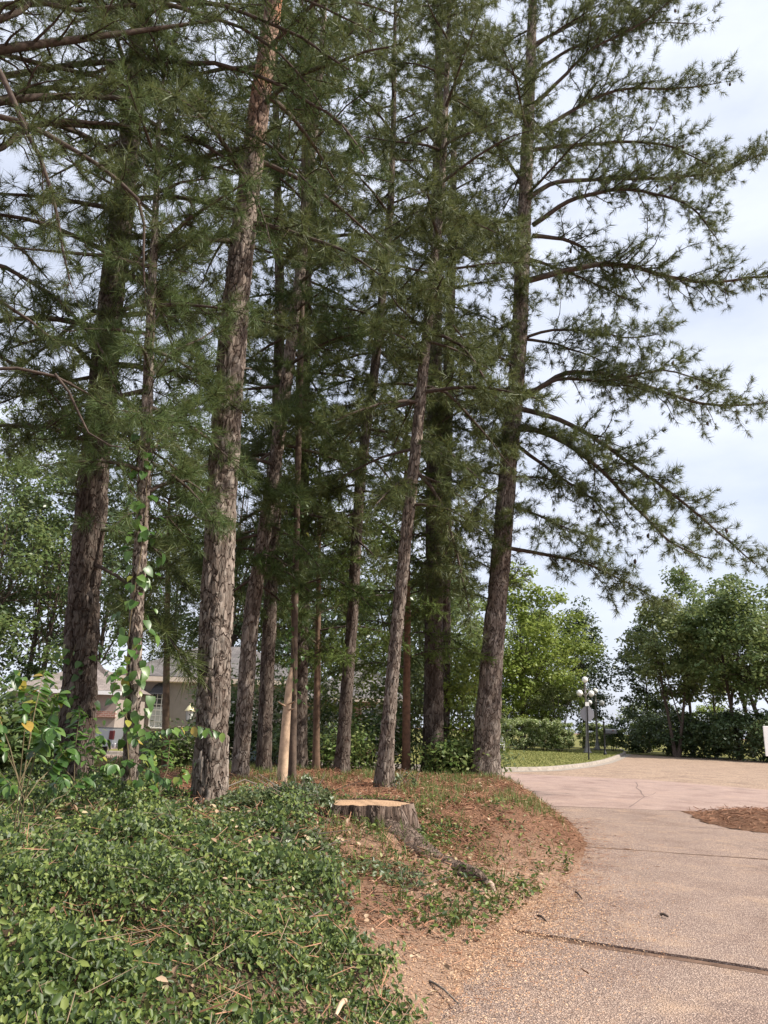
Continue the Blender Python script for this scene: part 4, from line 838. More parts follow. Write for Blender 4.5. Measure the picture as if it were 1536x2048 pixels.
# undergrowth behind the pines, on the bank
for i, (px, Y, H, rx, lm, lab, lf) in enumerate([(932, 22.0, 4.2, .8, 'oak_y', 'tall yellow-green shrub between the two thick right pines', .11), (840, 22.2, 4.2, 1.3, 'oak', 'leafy green shrub left of the tall dark pine', .10), (730, 22.5, 3.6, 1.5, 'oak_y', 'green shrub between the dark slender pine and the stump pine', .10), (640, 21.8, 2.4, 1.0, 'bloom', 'white-flecked shrub right of the straight thick pine', .09),
                                                 (770, 21.4, 1.7, .8, 'bloom', 'pale-leaved shrub behind the curving pine', .09), (905, 20.2, .8, .5, 'weed', 'low bush at the foot of the tall dark pine', .09), (560, 22.4, 1.9, .8, 'bloom', 'pale shrub behind the snag', .09), (470, 22.2, 1.7, .8, 'bloom', 'cream-flecked shrub behind the leaning pine', .09), (690, 19.6, 1.1, .7, 'weed', 'low green weeds around the dark slender pine', .08), (960, 22.3, 2.2, .8, 'oak', 'shrub just behind the street-side pine', .1), (600, 20.8, 1.2, .8, 'oak', 'low shrub at the foot of the straight thick pine', .08), (505, 22.8, 3.2, 1.2, 'oak', 'leafy shrub filling the gap behind the leaning pine', .1), (665, 23.0, 4.4, 1.4, 'oak_y', 'tall leafy shrub behind the small drooping cedar', .1), (790, 23.0, 3.8, 1.2, 'oak', 'leafy shrub behind the thin red-barked cedar', .1), (440, 22.8, 2.4, .8, 'oak', 'green shrub half behind the big sunlit trunk', .1), (30, 12.6, 1.45, .7, 'oak', 'loose leafy shrub at the left edge screening the truck', .11), (105, 13.4, 1.1, .5, 'weed', 'loose yellow-green shrub beside the thick dark pine', .1), (345, 17.5, .75, .4, 'weed', 'low weedy shrub just left of the big sunlit trunk', .08)]):
    p = P(px, 1450, Y); z = zg1(p[0], Y); broadleaf(lab, (p[0], Y, z - .02), H, rx, .1, 320 + i, M[lm], 40, 110, lf*1.0, .62, .02, group='shrubs among the pines', name='undergrowth_shrub', stems=3, ry=.7, shape=.4, cat='shrub', nlimb=3)
#@@PART2
# ------------------------------------------------------------------ stump
def stump():
    base = np.array([STUMP[0], STUMP[1], zg1(*STUMP)]); zt = 0.76; R = 0.50
    root = thing('tree_stump', 'wide fresh-cut tree stump with fluted bark and a root running down the bank', 'stump', base)
    nu, nv = 220, 60; th = np.linspace(0, 2 * np.pi, nu, endpoint=False); h = np.linspace(0, 1, nv)
    TH, HH = np.meshgrid(th, h); low = 1 - HH
    rid = np.zeros_like(TH); rg = np.random.default_rng(4)
    for a, wd, am in [(-0.75, .30, .75), (-1.38, .17, .42), (-1.88, .16, .36), (-2.45, .24, .48), (-0.1, .22, .36), (.8, .3, .3), (1.7, .3, .3), (2.6, .25, .3)]:
        d = np.angle(np.exp(1j * (TH - a - 0.12 * low))); rid += am * np.exp(-(d / wd) ** 2)
    rr = R * (0.93 + 0.09 * np.sin(2 * TH + .6) + .04 * np.sin(5 * TH + 1)) * (1 + (rid - .12) * (0.16 + 1.15 * low ** 1.25) * 1.15 + .16 * low)
    s_ = TH / (2 * np.pi) * 34 + 1.2 * (fbm(np.stack([np.cos(TH) * 4, np.sin(TH) * 4, HH * 2], -1), 3, 3) - .5)
    f1, f2, rc = worley(s_, HH * 1.6 + 3, 34, 21); pl = sstep(.02, .3, f2 - f1)
    rr = rr + .020 * (pl - .6) + .02 * (fbm(np.stack([np.cos(TH) * 18, np.sin(TH) * 18, HH * 6], -1), 5, 3) - .5)
    z0 = zt - .62; Z = z0 + (zt - z0) * HH + HH ** 6 * .035 * (fbm(np.stack([np.cos(TH) * 7, np.sin(TH) * 7, TH * 0], -1), 15, 4) - .55)
    V = np.stack([base[0] + rr * np.cos(TH), base[1] + rr * np.sin(TH), Z], -1)
    I = np.arange(nv * nu).reshape(nv, nu); J = np.roll(I, -1, 1); F = np.stack([I[:-1], J[:-1], J[1:], I[1:]], -1).reshape(-1, 4)
    mk('bark', V.reshape(-1, 3), F, M['stumpbark'], root, True, None, {'plate': np.clip(.2 + .5 * rc + .2 * pl, 0, 1).ravel(), 'young': np.zeros(nu * nv)})
    rim = V[-1].copy(); ctr = np.array([base[0], base[1], 0]); rim[:, :2] = ctr[:2] + (rim[:, :2] - ctr[:2]) * .985; rim[:, 2] = zt - .016
    b = MB(); ring = [rim]
    for k in (.75, .5, .25): q = rim.copy(); q[:, :2] = ctr[:2] + (rim[:, :2] - ctr[:2]) * k; q[:, 2] = zt - .012 + .006 * np.sin(q[:, 0] * 40 + q[:, 1] * 9); ring.append(q)
    vs = np.concatenate(ring); n = nu
    fs = [(r_ * n + k, r_ * n + (k + 1) % n, (r_ + 1) * n + (k + 1) % n, (r_ + 1) * n + k) for r_ in range(3) for k in range(n)] + [tuple(range(3 * n, 4 * n))]
    b.add(vs, fs); b.build('cut_top', M['cutwood'], root)
    # the long root
    def root_tube(p, r, seed):
        p = np.array(p, float); t = np.linspace(0, 1, len(p)); tt = np.linspace(0, 1, 70); c = np.stack([np.interp(tt, t, p[:, k]) for k in range(3)], 1)
        for _ in range(5): c[1:-1] = (c[:-2] + 2 * c[1:-1] + c[2:]) / 4
        rad = np.interp(tt, t, r); T = unit(np.gradient(c, axis=0)); u = unit(np.cross(T, [0, 0, 1.0])); w = np.cross(u, T); nn = 40
        TH, TT = np.meshgrid(np.linspace(0, 2 * np.pi, nn, endpoint=False), tt)
        f1, f2, rc = worley(TH / (2 * np.pi) * 12 + .6 * (fbm(np.stack([np.cos(TH) * 2, np.sin(TH) * 2, TT * 9], -1), seed) - .5), TT * 9, 12, seed); pl = sstep(.02, .3, f2 - f1)
        RR = np.interp(TT, tt, rad) * (1 + .10 * np.sin(3 * TH + TT * 4)) + .018 * (pl - .7) + .02 * (fbm(np.stack([np.cos(TH) * 5, np.sin(TH) * 5, TT * 20], -1), seed + 1) - .5)
        X = c[:, None] + RR[..., None] * (np.cos(TH)[..., None] * u[:, None] + .8 * np.sin(TH)[..., None] * w[:, None])
        I = np.arange(70 * nn).reshape(70, nn); J = np.roll(I, -1, 1)
        mk('root', X.reshape(-1, 3), np.stack([I[:-1], J[:-1], J[1:], I[1:]], -1).reshape(-1, 4), M['stumpbark'], root, True, None, {'plate': np.clip(.15 + .5 * rc + .2 * pl, 0, 1).ravel(), 'young': np.zeros(70 * nn)})
    def on(x, y, dz): return (x, y, zg1(x, y) + dz)
    root_tube([on(.20, 9.38, .0), on(.46, 9.12, -.035), on(.68, 8.88, -.06), on(.89, 8.65, -.03), on(1.07, 8.43, .01), on(1.18, 8.29, 0)], [.21, .165, .14, .118, .098, .062], 31)
    root_tube([on(-.3, 9.35, -.08), on(-.52, 9.08, -.04), on(-.75, 8.88, -.07)], [.16, .10, .05], 33)
    e = np.array(on(1.20, 8.27, .03)); MB().tube([e + [-.05, .06, .03], e + [.0, 0, .0], e + [.02, -.03, -.05]], [.04, .034, .02], 10).build('root_tip', plain('barked_root_wood', (.33, .24, .175), .7, var=.3, scale=15), root)
stump()

# ------------------------------------------------------------------ ground cover, straw, litter
def sample_poly(poly, n, rng, bbox=None):
    lo = poly.min(0); hi = poly.max(0)
    if bbox: lo = np.maximum(lo, bbox[0]); hi = np.minimum(hi, bbox[1])
    p = rng.uniform(lo, hi, (n, 2)); return p
rng = np.random.default_rng(900)
p = sample_poly(IVY, 900000, rng, ([-7.5, 2.0], [2.5, 11.0])); dist = np.hypot(p[:, 0], p[:, 1])
p = p[(p[:, 0] > -0.62 * p[:, 1] - .9) & (rng.random(len(p)) < np.clip(3.2 / dist, 0, 1) ** 1.2)]
d = poly_sd(p[:, 0], p[:, 1], IVY) + .55 * (n2(p[:, 0], p[:, 1], 2.5, 5) - .5)
gap = n2(p[:, 0], p[:, 1], 2.1, 44)
p = p[(rng.random(len(p)) < sstep(-.06, .30, d)) & (rng.random(len(p)) < .24 + .9 * sstep(.36, .52, gap))]
p = p[:112000]; N = len(p); dist = np.hypot(p[:, 0], p[:, 1])
hc = .03 + .30 * sstep(.25, .8, n2(p[:, 0], p[:, 1], 1.5, 41)) + .12 * n2(p[:, 0], p[:, 1], 5, 42)
pos = np.c_[p, zg(p[:, 0], p[:, 1]) + hc * rng.random(N) ** .4]
nr = np.c_[rng.normal(.15, .55, N), rng.normal(-.5, .5, N), np.full(N, .50)]
dirs = np.c_[rng.normal(0, .6, N), rng.normal(-.2, .5, N), rng.normal(-.2, .9, N)]
big = rng.random(N) < .02
size = rng.uniform(.024, .044, N) * np.where(dist > 6, 1.2, 1) * np.where(big, 1.8, 1)
nearm = dist < 5.6
V1, F1 = leaf_quads(pos[nearm], nr[nearm], size[nearm], rng, .50, True, dirs[nearm]); V2, F2 = leaf_quads(pos[~nearm], nr[~nearm], size[~nearm] * 1.05, rng, .6, False, dirs[~nearm])
V = np.r_[V1, V2]; F = np.r_[F1, F2 + len(V1)]
rb = rng.choice(N, 1700); rb = rb[n2(pos[rb, 0], pos[rb, 1], .8, 88) > .47]; VB, FB = leaf_quads(pos[rb] + [0, 0, .03], nr[rb], rng.uniform(.045, .07, len(rb)), rng, .62, True)
V = np.r_[V, VB]; F = np.r_[F, FB + len(V) - len(VB)]
gcov = mk('ground_cover', V, F, M['ivy'], None, False, 'stuff'); tag(gcov, 'glossy small-leaved evergreen ground cover over the near bank', 'ground cover')
# runners threading through the ground cover
k = rng.choice(N, 800); a = pos[k] + [0, 0, .01]; bdir = np.c_[rng.normal(0, 1, 800), rng.normal(0, 1, 800), rng.normal(.05, .25, 800)]
e = a + unit(bdir) * rng.uniform(.08, .4, (800, 1)); V, F = tubes(a, e, np.full(800, .0028), np.full(800, .0016))
ro = mk('vine_runners', V, F, plain('runner_stem', (.24, .17, .11), .8, var=.4, scale=3), None, True, 'stuff'); tag(ro, 'thin brown runner stems woven through the ground cover', 'vine stems')

def scatter_sticks(pts, zf, rng, lmin, lmax, w, lift, name, m, label, cat, tilt=.12):
    n = len(pts); a = rng.uniform(0, 2 * np.pi, n); L = rng.uniform(lmin, lmax, n); dx = np.cos(a) * L / 2; dy = np.sin(a) * L / 2
    z = zf(pts[:, 0], pts[:, 1]) + lift * rng.random(n); tz = rng.normal(0, tilt, n) * L / 2
    za = np.maximum(z - tz, zf(pts[:, 0] - dx, pts[:, 1] - dy) + .004); zb = np.maximum(z + tz, zf(pts[:, 0] + dx, pts[:, 1] + dy) + .004)
    A = np.c_[pts[:, 0] - dx, pts[:, 1] - dy, za]; B = np.c_[pts[:, 0] + dx, pts[:, 1] + dy, zb]; pr = np.c_[-np.sin(a), np.cos(a), np.zeros(n)] * w / 2; pr[:, 2] = rng.normal(0, w * .3, n)
    mid = (A + B) / 2 + np.c_[-np.sin(a), np.cos(a), np.full(n, .3)] * (L * rng.normal(0, .08, n))[:, None]
    V = np.stack([A - pr, A + pr, mid + pr, mid - pr, B], 1).reshape(-1, 3); I = np.arange(n * 5).reshape(n, 5)
    F = np.concatenate([I[:, [0, 1, 2]], I[:, [0, 2, 3]], I[:, [3, 2, 4]]])
    o = mk(name, V, F, m, None, False, 'stuff'); return tag(o, label, cat)
# pine straw on the bank
rng = np.random.default_rng(910)
p = sample_poly(BANK, 420000, rng, ([-9, 6.0], [4.2, 23.5])); dd = poly_sd(p[:, 0], p[:, 1], BANK); di = poly_sd(p[:, 0], p[:, 1], IVY)
dist = np.hypot(p[:, 0], p[:, 1]); pr_ = np.clip(9 / dist, .12, 1) ** 1.6 * sstep(-.02, .10, dd) * (1 - .93 * sstep(-.1, .3, di)) * (.35 + .65 * sstep(.35, .6, n2(p[:, 0], p[:, 1], 1.7, 8))) * (1 - .75 * dustf(p[:, 0], p[:, 1]))
p = p[rng.random(len(p)) < pr_][:46000]
scatter_sticks(p, zg, rng, .08, .22, .0055, .06, 'pine_straw', M['straw'], 'rust-brown fallen pine needles covering the bank', 'pine straw', .35)
pi = pos[rng.choice(N, 2600)][:, :2]
scatter_sticks(pi, lambda x, y: zg(x, y) + .10, rng, .10, .2, .004, .12, 'loose_straw', M['straw'], 'brown pine needles caught on top of the ground cover', 'pine straw', .4)
p = sample_poly(MOUND, 16000, rng); p = p[poly_sd(p[:, 0], p[:, 1], MOUND) > 0][:7000]
scatter_sticks(p, zbed, rng, .1, .24, .008, .05, 'pine_straw', M['straw'], 'rust-brown pine straw mulch on the bed right of the driveway', 'pine straw', .3)
# straw and wood chips spilt over the driveway edge
p = sample_poly(np.array([(-.5, 3.5), (4.5, 16)]), 420000, rng); dd = poly_sd(p[:, 0], p[:, 1], BANK); near = np.exp(-((p[:, 0] - .95) ** 2 + (p[:, 1] - 7.4) ** 2) / 3.5)
q = p[(dd > -1.3) & (dd < .9) & (rng.random(len(p)) < np.exp(-np.abs(dd + .05) / .5) * (near * 1.6 + .08))][:30000]
zf = lambda x, y: np.maximum(zg(x, y), .017)
nchip = len(q); L = rng.uniform(.006, .022, nchip); V, F = leaf_quads(np.c_[q, zf(q[:, 0], q[:, 1]) + .004 + .01 * rng.random(nchip)], np.c_[rng.normal(0, .4, (nchip, 2)), np.ones(nchip)], L, rng, .5)
tag(mk('wood_chips', V, F, M['chips'], None, False, 'stuff'), 'pale sawdust and wood chips spilt below the stump', 'wood chips')
q = p[(dd < .02) & (dd > -1.8) & (rng.random(len(p)) < np.exp(dd / .22) * .05)][:5000]
scatter_sticks(q, lambda x, y: np.full(len(x), .018), rng, .05, .17, .004, .012, 'loose_straw', M['straw'], 'loose pine needles strewn along the driveway edge', 'pine straw', .05)
# dry and green leaves lying about
p = sample_poly(BANK, 60000, rng, ([-6, 3.5], [4.2, 20])); dd = poly_sd(p[:, 0], p[:, 1], BANK); sd_ = np.hypot(p[:, 0] - .3, p[:, 1] - 8.8)
p = p[(dd > .02) & (rng.random(len(p)) < (.05 - .035 * (poly_sd(p[:, 0], p[:, 1], IVY) > 0)) + .5 * np.exp(-sd_ / .9))][:4200]; n = len(p)
inv = poly_sd(p[:, 0], p[:, 1], IVY) > 0
V, F = leaf_quads(np.c_[p, zg(p[:, 0], p[:, 1]) + .02 + .04 * rng.random(n) + .14 * inv], np.c_[rng.normal(0, .5, (n, 2)), np.ones(n)], rng.uniform(.025, .075, n), rng, .55, True)
tag(mk('leaf_litter', V, F, M['litter'], None, False, 'stuff'), 'dry tan leaves scattered over the bank', 'leaf litter')
p = sample_poly(BANK, 60000, rng, ([-3, 6.5], [3.4, 12])); dd = poly_sd(p[:, 0], p[:, 1], BANK)
p = p[(dd > .1) & (poly_sd(p[:, 0], p[:, 1], IVY) < .1) & (rng.random(len(p)) < .03 + .75 * sstep(.52, .66, n2(p[:, 0], p[:, 1], 1.6, 61)) * np.exp(-np.hypot(p[:, 0] - .3, p[:, 1] - 8.9) / 1.6))][:3800]; n = len(p)
V, F = leaf_quads(np.c_[p, zg(p[:, 0], p[:, 1]) + .02 + .09 * rng.random(n)], np.c_[rng.normal(0, .6, (n, 2)), np.ones(n)], rng.uniform(.03, .07, n), rng, .55, True)
tag(mk('vine_leaves', V, F, M['ivy'], None, False, 'stuff'), 'green vine leaves strewn below and around the stump', 'vine leaves')
# green sprouts and grass on the straw
def blades(p, zf, rng, per, h, w, name, m, label, cat):
    n = len(p); k = np.repeat(np.arange(n), per); q = p[k] + rng.normal(0, .035, (n * per, 2)); z = zf(q[:, 0], q[:, 1]); N = len(q)
    hh = h * rng.uniform(.5, 1.3, N); a = rng.uniform(0, 6.28, N); ln = rng.uniform(.1, .7, N) * hh
    base = np.c_[q, z - .005]; tip = base + np.c_[np.cos(a) * ln, np.sin(a) * ln, hh]; b2 = rng.uniform(0, 6.28, N); pr = np.c_[np.cos(b2), np.sin(b2), np.zeros(N)] * w / 2
    mid = base * .5 + tip * .5 + np.c_[np.zeros((N, 2)), hh * .12]
    V = np.stack([base - pr, base + pr, mid + pr * .8, mid - pr * .8, tip], 1).reshape(-1, 3); I = np.arange(N * 5).reshape(N, 5)
    o = mk(name, V, np.concatenate([I[:, [0, 1, 2]], I[:, [0, 2, 3]], I[:, [3, 2, 4]]]), m, None, False, 'stuff'); tag(o, label, cat)
p = sample_poly(BANK, 90000, rng, ([-8, 7], [4.0, 22.5])); dd = poly_sd(p[:, 0], p[:, 1], BANK); nz = n2(p[:, 0], p[:, 1], 1.3, 71)
p = p[(dd > .25) & (poly_sd(p[:, 0], p[:, 1], IVY) < .3) & (rng.random(len(p)) < .012 + .28 * sstep(.5, .66, nz))][:2400]
blades(p, zg, rng, 7, .14, .009, 'weeds', M['weed'], 'sparse green weeds sprouting through the pine straw', 'weeds')
p = rng.uniform([-2, 32], [22, 66], (70000, 2)); LW = np.array(lw + [(30, 140), (-140, 140), (-140, 52)])
p = p[(poly_sd(p[:, 0], p[:, 1], LW) > .05) & (p[:, 0] > 2 + (p[:, 1] - 32) * .05)][:26000]
blades(p[:14000], lambda x, y: np.full(len(x), .135), rng, 1, .06, .045, 'grass', M['grassb'], 'short mown yellow-green grass on the corner lawn', 'grass')
# a few weeds along the street edge by the big pine
# ------------------------------------------------------------------ fallen sticks
for i, (a, bb, r, lab, m) in enumerate([
    ((690, 1998), (672, 2025), .016, 'short pale broken stick lying in the ground cover near the bottom', 'snag'), ((215, 1745), (300, 1707), .007, 'thin pale twig across the ground cover below the vine-wrapped pine', 'limb_grey'), ((640, 1838), (690, 1812), .008, 'crooked grey twig under the stump', 'limb_grey'),
    ((590, 1905), (640, 1860), .007, 'thin stick poking out of the ground cover edge', 'limb_grey'), ((1075, 1790), (1092, 1800), .012, 'bark scrap on the driveway edge below the root', 'limb'), ((1318, 1790), (1334, 1793), .014, 'small dark bark piece alone on the driveway', 'limb'),
    ((1150, 1748), (1163, 1760), .010, 'dark twig at the edge of the pine straw', 'limb'), ((860, 1905), (920, 1945), .008, 'long twig in the straw at the foot of the bank', 'limb_grey'), ((395, 1655), (560, 1640), .010, 'arched bare stem at the foot of the big sunlit pine', 'limb_grey')]):
    A = G(*a, .2); B = G(*bb, .2); A[2] = max(zg1(A[0], A[1]), .016) + r + (.12 if poly_sd(A[:1], A[1:2], IVY)[0] > 0 else 0); B[2] = max(zg1(B[0], B[1]), .016) + r + (.12 if poly_sd(B[:1], B[1:2], IVY)[0] > 0 else 0)
    mid = (A + B) / 2 + [0, .02, .012 if i != 8 else .22]
    mk_ = MB(); mk_.tube([A, A * .6 + mid * .4 + [0, 0, .004], mid, mid * .4 + B * .6, B], [r, r * .95, r * .9, r * .75, r * .5], 7)
    tag(mk_.build('fallen_stick', M[m]), lab, 'stick', 'fallen sticks')

# ------------------------------------------------------------------ broad-leaved climbers with single leaves
def leaf_mesh(name, n=5, wid=.62, heart=.0):
    v = []; f = []
    prof = [0, .62, .95, 1, .86, .55, .0] if heart == 0 else [.0, .95, 1, .9, .68, .36, .0]
    m = len(prof)
    for i, q in enumerate(prof):
        t = i / (m - 1); y = t - (heart * .12 if i == 1 else 0); z = -.18 * t * t
        v += [(-q * wid / 2, y, z + q * .07), (0, t, z), (q * wid / 2, y, z + q * .07)]
    for i in range(m - 1):
        a = i * 3; f += [(a, a + 1, a + 4, a + 3), (a + 1, a + 2, a + 5, a + 4)]
    me = bpy.data.meshes.new(name); me.from_pydata(v, [], f); me.polygons.foreach_set('use_smooth', np.ones(len(f), bool)); me.update(); me.materials.append(M['bigleaf']); return me
LM = [leaf_mesh('leaf_narrow', wid=.42), leaf_mesh('leaf_oval', wid=.60), leaf_mesh('leaf_heart', wid=.78, heart=1)]
def put_leaf(root, pos, d, nrm, size, me):
    d = unit(d); n = unit(np.asarray(nrm) - d * np.dot(nrm, d)); x = np.cross(d, n)
    o = bpy.data.objects.new('leaf', me); COL.objects.link(o); o.parent = root
    q = np.asarray(pos) - ORIGIN[root.name]
    o.matrix_local = Matrix(((x[0] * size, d[0] * size, n[0] * size, q[0]), (x[1] * size, d[1] * size, n[1] * size, q[1]), (x[2] * size, d[2] * size, n[2] * size, q[2]), (0, 0, 0, 1)))
M['stem'] = plain('green_brown_stem', (.13, .10, .05), .8, var=.4, scale=4)
def climber(label, key, zlo, zhi, count, size, seed, spread=.10, az0=-1.57, azs=1.1, dense=None):
    root_t, c, r = TR[key]; rg = np.random.default_rng(seed)
    b0 = c[0]; root = thing('climbing_vine', label, 'vine', (b0[0], b0[1] - r[0], zg1(b0[0], b0[1] - r[0])), 'vines climbing the trunks')
    pts = []; zs = np.linspace(max(zlo, b0[2] + .1), zhi, 40)
    for z in zs:
        i = int(np.argmin(np.abs(c[:, 2] - z))); a = az0 + .7 * math.sin(z * 1.7 + seed); rr = r[i] * 1.06 + .012 + .25 * r[i] * math.exp(-(z - b0[2]) / .3); pts.append(c[i] + [math.cos(a) * rr, math.sin(a) * rr, 0])
    MB().tube(pts, [.009 - .006 * k / 39 for k in range(40)], 6).build('stem', M['stem'], root)
    for k in range(count):
        u = rg.random(); u = u if dense is None else u ** dense; z = zs[0] + (zhi - zs[0]) * u; i = int(np.argmin(np.abs(c[:, 2] - z))); a = az0 + rg.normal(0, azs); rr = r[i] + rg.uniform(.02, spread)
        out = np.array([math.cos(a), math.sin(a), 0]); pos = c[i] + out * rr + [0, 0, rg.normal(0, .05)]
        d = out * rg.uniform(.1, .8) + np.array([rg.normal(0, .45), rg.normal(0, .25), -rg.uniform(.3, 1.1)]); n = out * .6 + np.array([rg.normal(0, .35), -.3, .6])
        put_leaf(root, pos, d, n, size * rg.uniform(.6, 1.25), LM[2 if rg.random() < .7 else 1])
    return root
vb = climber('leafy vine with heart-shaped leaves climbing the slender pine', 'slender vine-wrapped', .5, 5.0, 210, .12, 1, .20, dense=1.7)
climber('vine in leaf at the foot of the thick dark pine', 'thick dark', .5, 2.6, 110, .10, 2, .16, dense=1.5)
climber('small vine up the shaded left side of the big sunlit pine', 'big pine', .5, 1.9, 36, .055, 3, .06, 2.9, .45)
TR['snag x'] = (SN[0], SN[1], SN[2])
climber('vine with small leaves on the slim cedar behind the snag', 'snag x', 2.0, 6.2, 110, .10, 4, .22, -1.9, 1.0)
# shoots of the slender pine's vine reaching sideways
def twig_with_leaves(root, pts, r, n, size, rg, kinds=(1, 2), hang=.8):
    pts = np.array(pts, float); MB().tube(pts, np.linspace(r, r * .35, len(pts)), 6).build('stem', M['stem'], root)
    t = np.linspace(0, len(pts) - 1.001, n)
    for k, q in enumerate(t):
        i = int(q); p0 = pts[i] + (pts[i + 1] - pts[i]) * (q - i); dr = unit(pts[i + 1] - pts[i]); sd = unit(np.cross(dr, [0, 0, 1.0])) * (1 if k % 2 else -1)
        d = dr * rg.uniform(.2, .7) + sd * rg.uniform(.2, .8) + np.array([0, 0, -hang * rg.uniform(.3, 1.2)]); put_leaf(root, p0, d, np.array([rg.normal(0, .3), -.35, .8]), size * rg.uniform(.7, 1.2), LM[kinds[k % len(kinds)]])
rg = np.random.default_rng(55)
twig_with_leaves(vb, [P(265, 1480, 8.5), P(310, 1462, 8.3), P(350, 1455, 8.2), P(400, 1452, 8.1), P(445, 1465, 8.0)], .006, 26, .13, rg, (0, 1))
twig_with_leaves(vb, [P(255, 1440, 8.5), P(225, 1390, 8.3), P(235, 1340, 8.3), P(262, 1300, 8.3)], .006, 20, .12, rg)
twig_with_leaves(vb, [P(258, 1520, 8.5), P(300, 1540, 8.2), P(330, 1560, 8.1), P(372, 1550, 8.0)], .005, 16, .10, rg)
# young tree at the left edge
def sapling(label, foot, tips, Y, n, size, seed):
    rg = np.random.default_rng(seed); b = P(foot, 1600, Y); b[2] = zg1(b[0], b[1]); root = thing('sapling', label, 'sapling', b, 'saplings on the bank')
    for k, (tx, ty, dy, mx, my) in enumerate(tips):
        e = P(tx, ty, Y + dy); m_ = P(mx, my, Y + dy * .5); pts = [b - [0, 0, .05] + [rg.normal(0, .05), rg.normal(0, .05), 0], b * .5 + m_ * .5 + [0, 0, .05], m_, m_ * .45 + e * .55 + [0, 0, .06], e]
        if k % 3 == 0: MB().tube(pts[:3], [.006, .005, .004], 6).build('stem', M['stem'], root); join = m_
        else: MB().tube([b * .45 + join * .55, (b * .45 + join * .55 + m_) / 2 + [0, 0, .03], m_], [.005, .0045, .004], 6).build('stem', M['stem'], root)
        twig_with_leaves(root, [m_, m_ * .7 + e * .3 + [0, 0, .04], m_ * .35 + e * .65 + [0, 0, .07], e], .004, n, size, rg, (0, 0, 1), .7)
sapling('leafy sapling with drooping pointed leaves at the left edge', 40, [(30, 1340, -.3, 50, 1450), (-60, 1360, .2, 0, 1440), (120, 1385, .1, 90, 1470), (110, 1455, -.5, 70, 1510), (-40, 1450, -.4, 10, 1500), (150, 1500, .2, 100, 1540), (60, 1400, .5, 60, 1470), (-30, 1400, -.6, 0, 1480), (90, 1340, .6, 70, 1420)], 6.6, 31, .125, 7)
sapling('low sapling shoot with a row of leaves under the dark pine', 75, [(130, 1560, -.2, 100, 1580), (10, 1575, -.3, 40, 1590), (180, 1560, .3, 130, 1590), (-30, 1540, .2, 20, 1570)], 7.4, 16, .11, 8)

sapling('leafy shoot in front of the thick dark pine', 150, [(200, 1470, -.2, 170, 1530), (110, 1480, .2, 130, 1540), (230, 1530, -.3, 190, 1560), (160, 1420, .1, 150, 1500)], 8.4, 24, .12, 9)
sapling('leafy shoot between the vine-wrapped pine and the big sunlit pine', 330, [(300, 1500, -.2, 310, 1550), (370, 1540, .1, 350, 1570), (340, 1480, .3, 335, 1540)], 9.2, 20, .10, 10)
# ------------------------------------------------------------------ cut brush heaped against the stump
def brush(label, c, rx, ry, h, n, seed, leaf=.06, ns=70):
    rg = np.random.default_rng(seed); z = zg1(c[0], c[1]); root = thing('brush_pile', label, 'brush', (c[0], c[1], z), 'cut brush by the stump')
    a = rg.uniform(0, 2 * np.pi, n); q = np.sqrt(rg.random(n)); x = c[0] + rx * q * np.cos(a); y = c[1] + ry * q * np.sin(a)
    zz = zg(x, y) + h * np.sqrt(np.clip(1 - q ** 2, 0, 1)) * rg.uniform(.65, 1.1, n) + .03
    zz = zz + .22 * h * (n2(x, y, 6.0, seed + 3) - .5) * 2; lump = n2(x, y, 3.6, seed); kp = lump > .44
    V, F = leaf_quads(np.c_[x, y, zz][kp], np.c_[rg.normal(0, .5, n), rg.normal(-.2, .5, n), np.full(n, .7)][kp], leaf * rg.uniform(.6, 1.2, kp.sum()), rg, .6, True)
    mk('foliage', V, F, M['vine'], root, False, 'stuff')
    a = rg.uniform(0, 2 * np.pi, ns); s = np.c_[c[0] + rx * .8 * np.cos(a), c[1] + ry * .8 * np.sin(a), np.zeros(ns)]; s[:, 2] = zg(s[:, 0], s[:, 1]); e = np.c_[c[0] + rg.normal(0, rx * .6, ns), c[1] + rg.normal(0, ry * .6, ns), z + h * rg.uniform(.4, 1.3, ns)]
    V, F = tubes(s, e, np.full(ns, .006), np.full(ns, .003)); mk('stems', V, F, M['limb_grey'], root, True, 'stuff')
p = G(600, 1630, .6); brush('heap of cut leafy vine leaning on the left of the stump', (p[0] - .05, p[1] - .05), .50, .5, .36, 2200, 11)
p = G(500, 1650, .5); brush('low heap of wilted vine left of the dark hollow', (p[0], p[1]), .6, .45, .24, 1500, 12, .055, 40)
p = G(590, 1700, .45); brush('tangle of vine and stems below the hollow', (p[0], p[1] - .1), .45, .3, .16, 900, 13, .055, 26)
p = G(760, 1745, .3); brush('wilted vine leaves lying below the stump', (p[0], p[1]), .45, .25, .07, 420, 14, .05, 12)
p = G(805, 1590, .5); brush('small leafy seedling clump right of the stump pine', (p[0], p[1] - .3), .22, .2, .34, 260, 15, .08, 12)
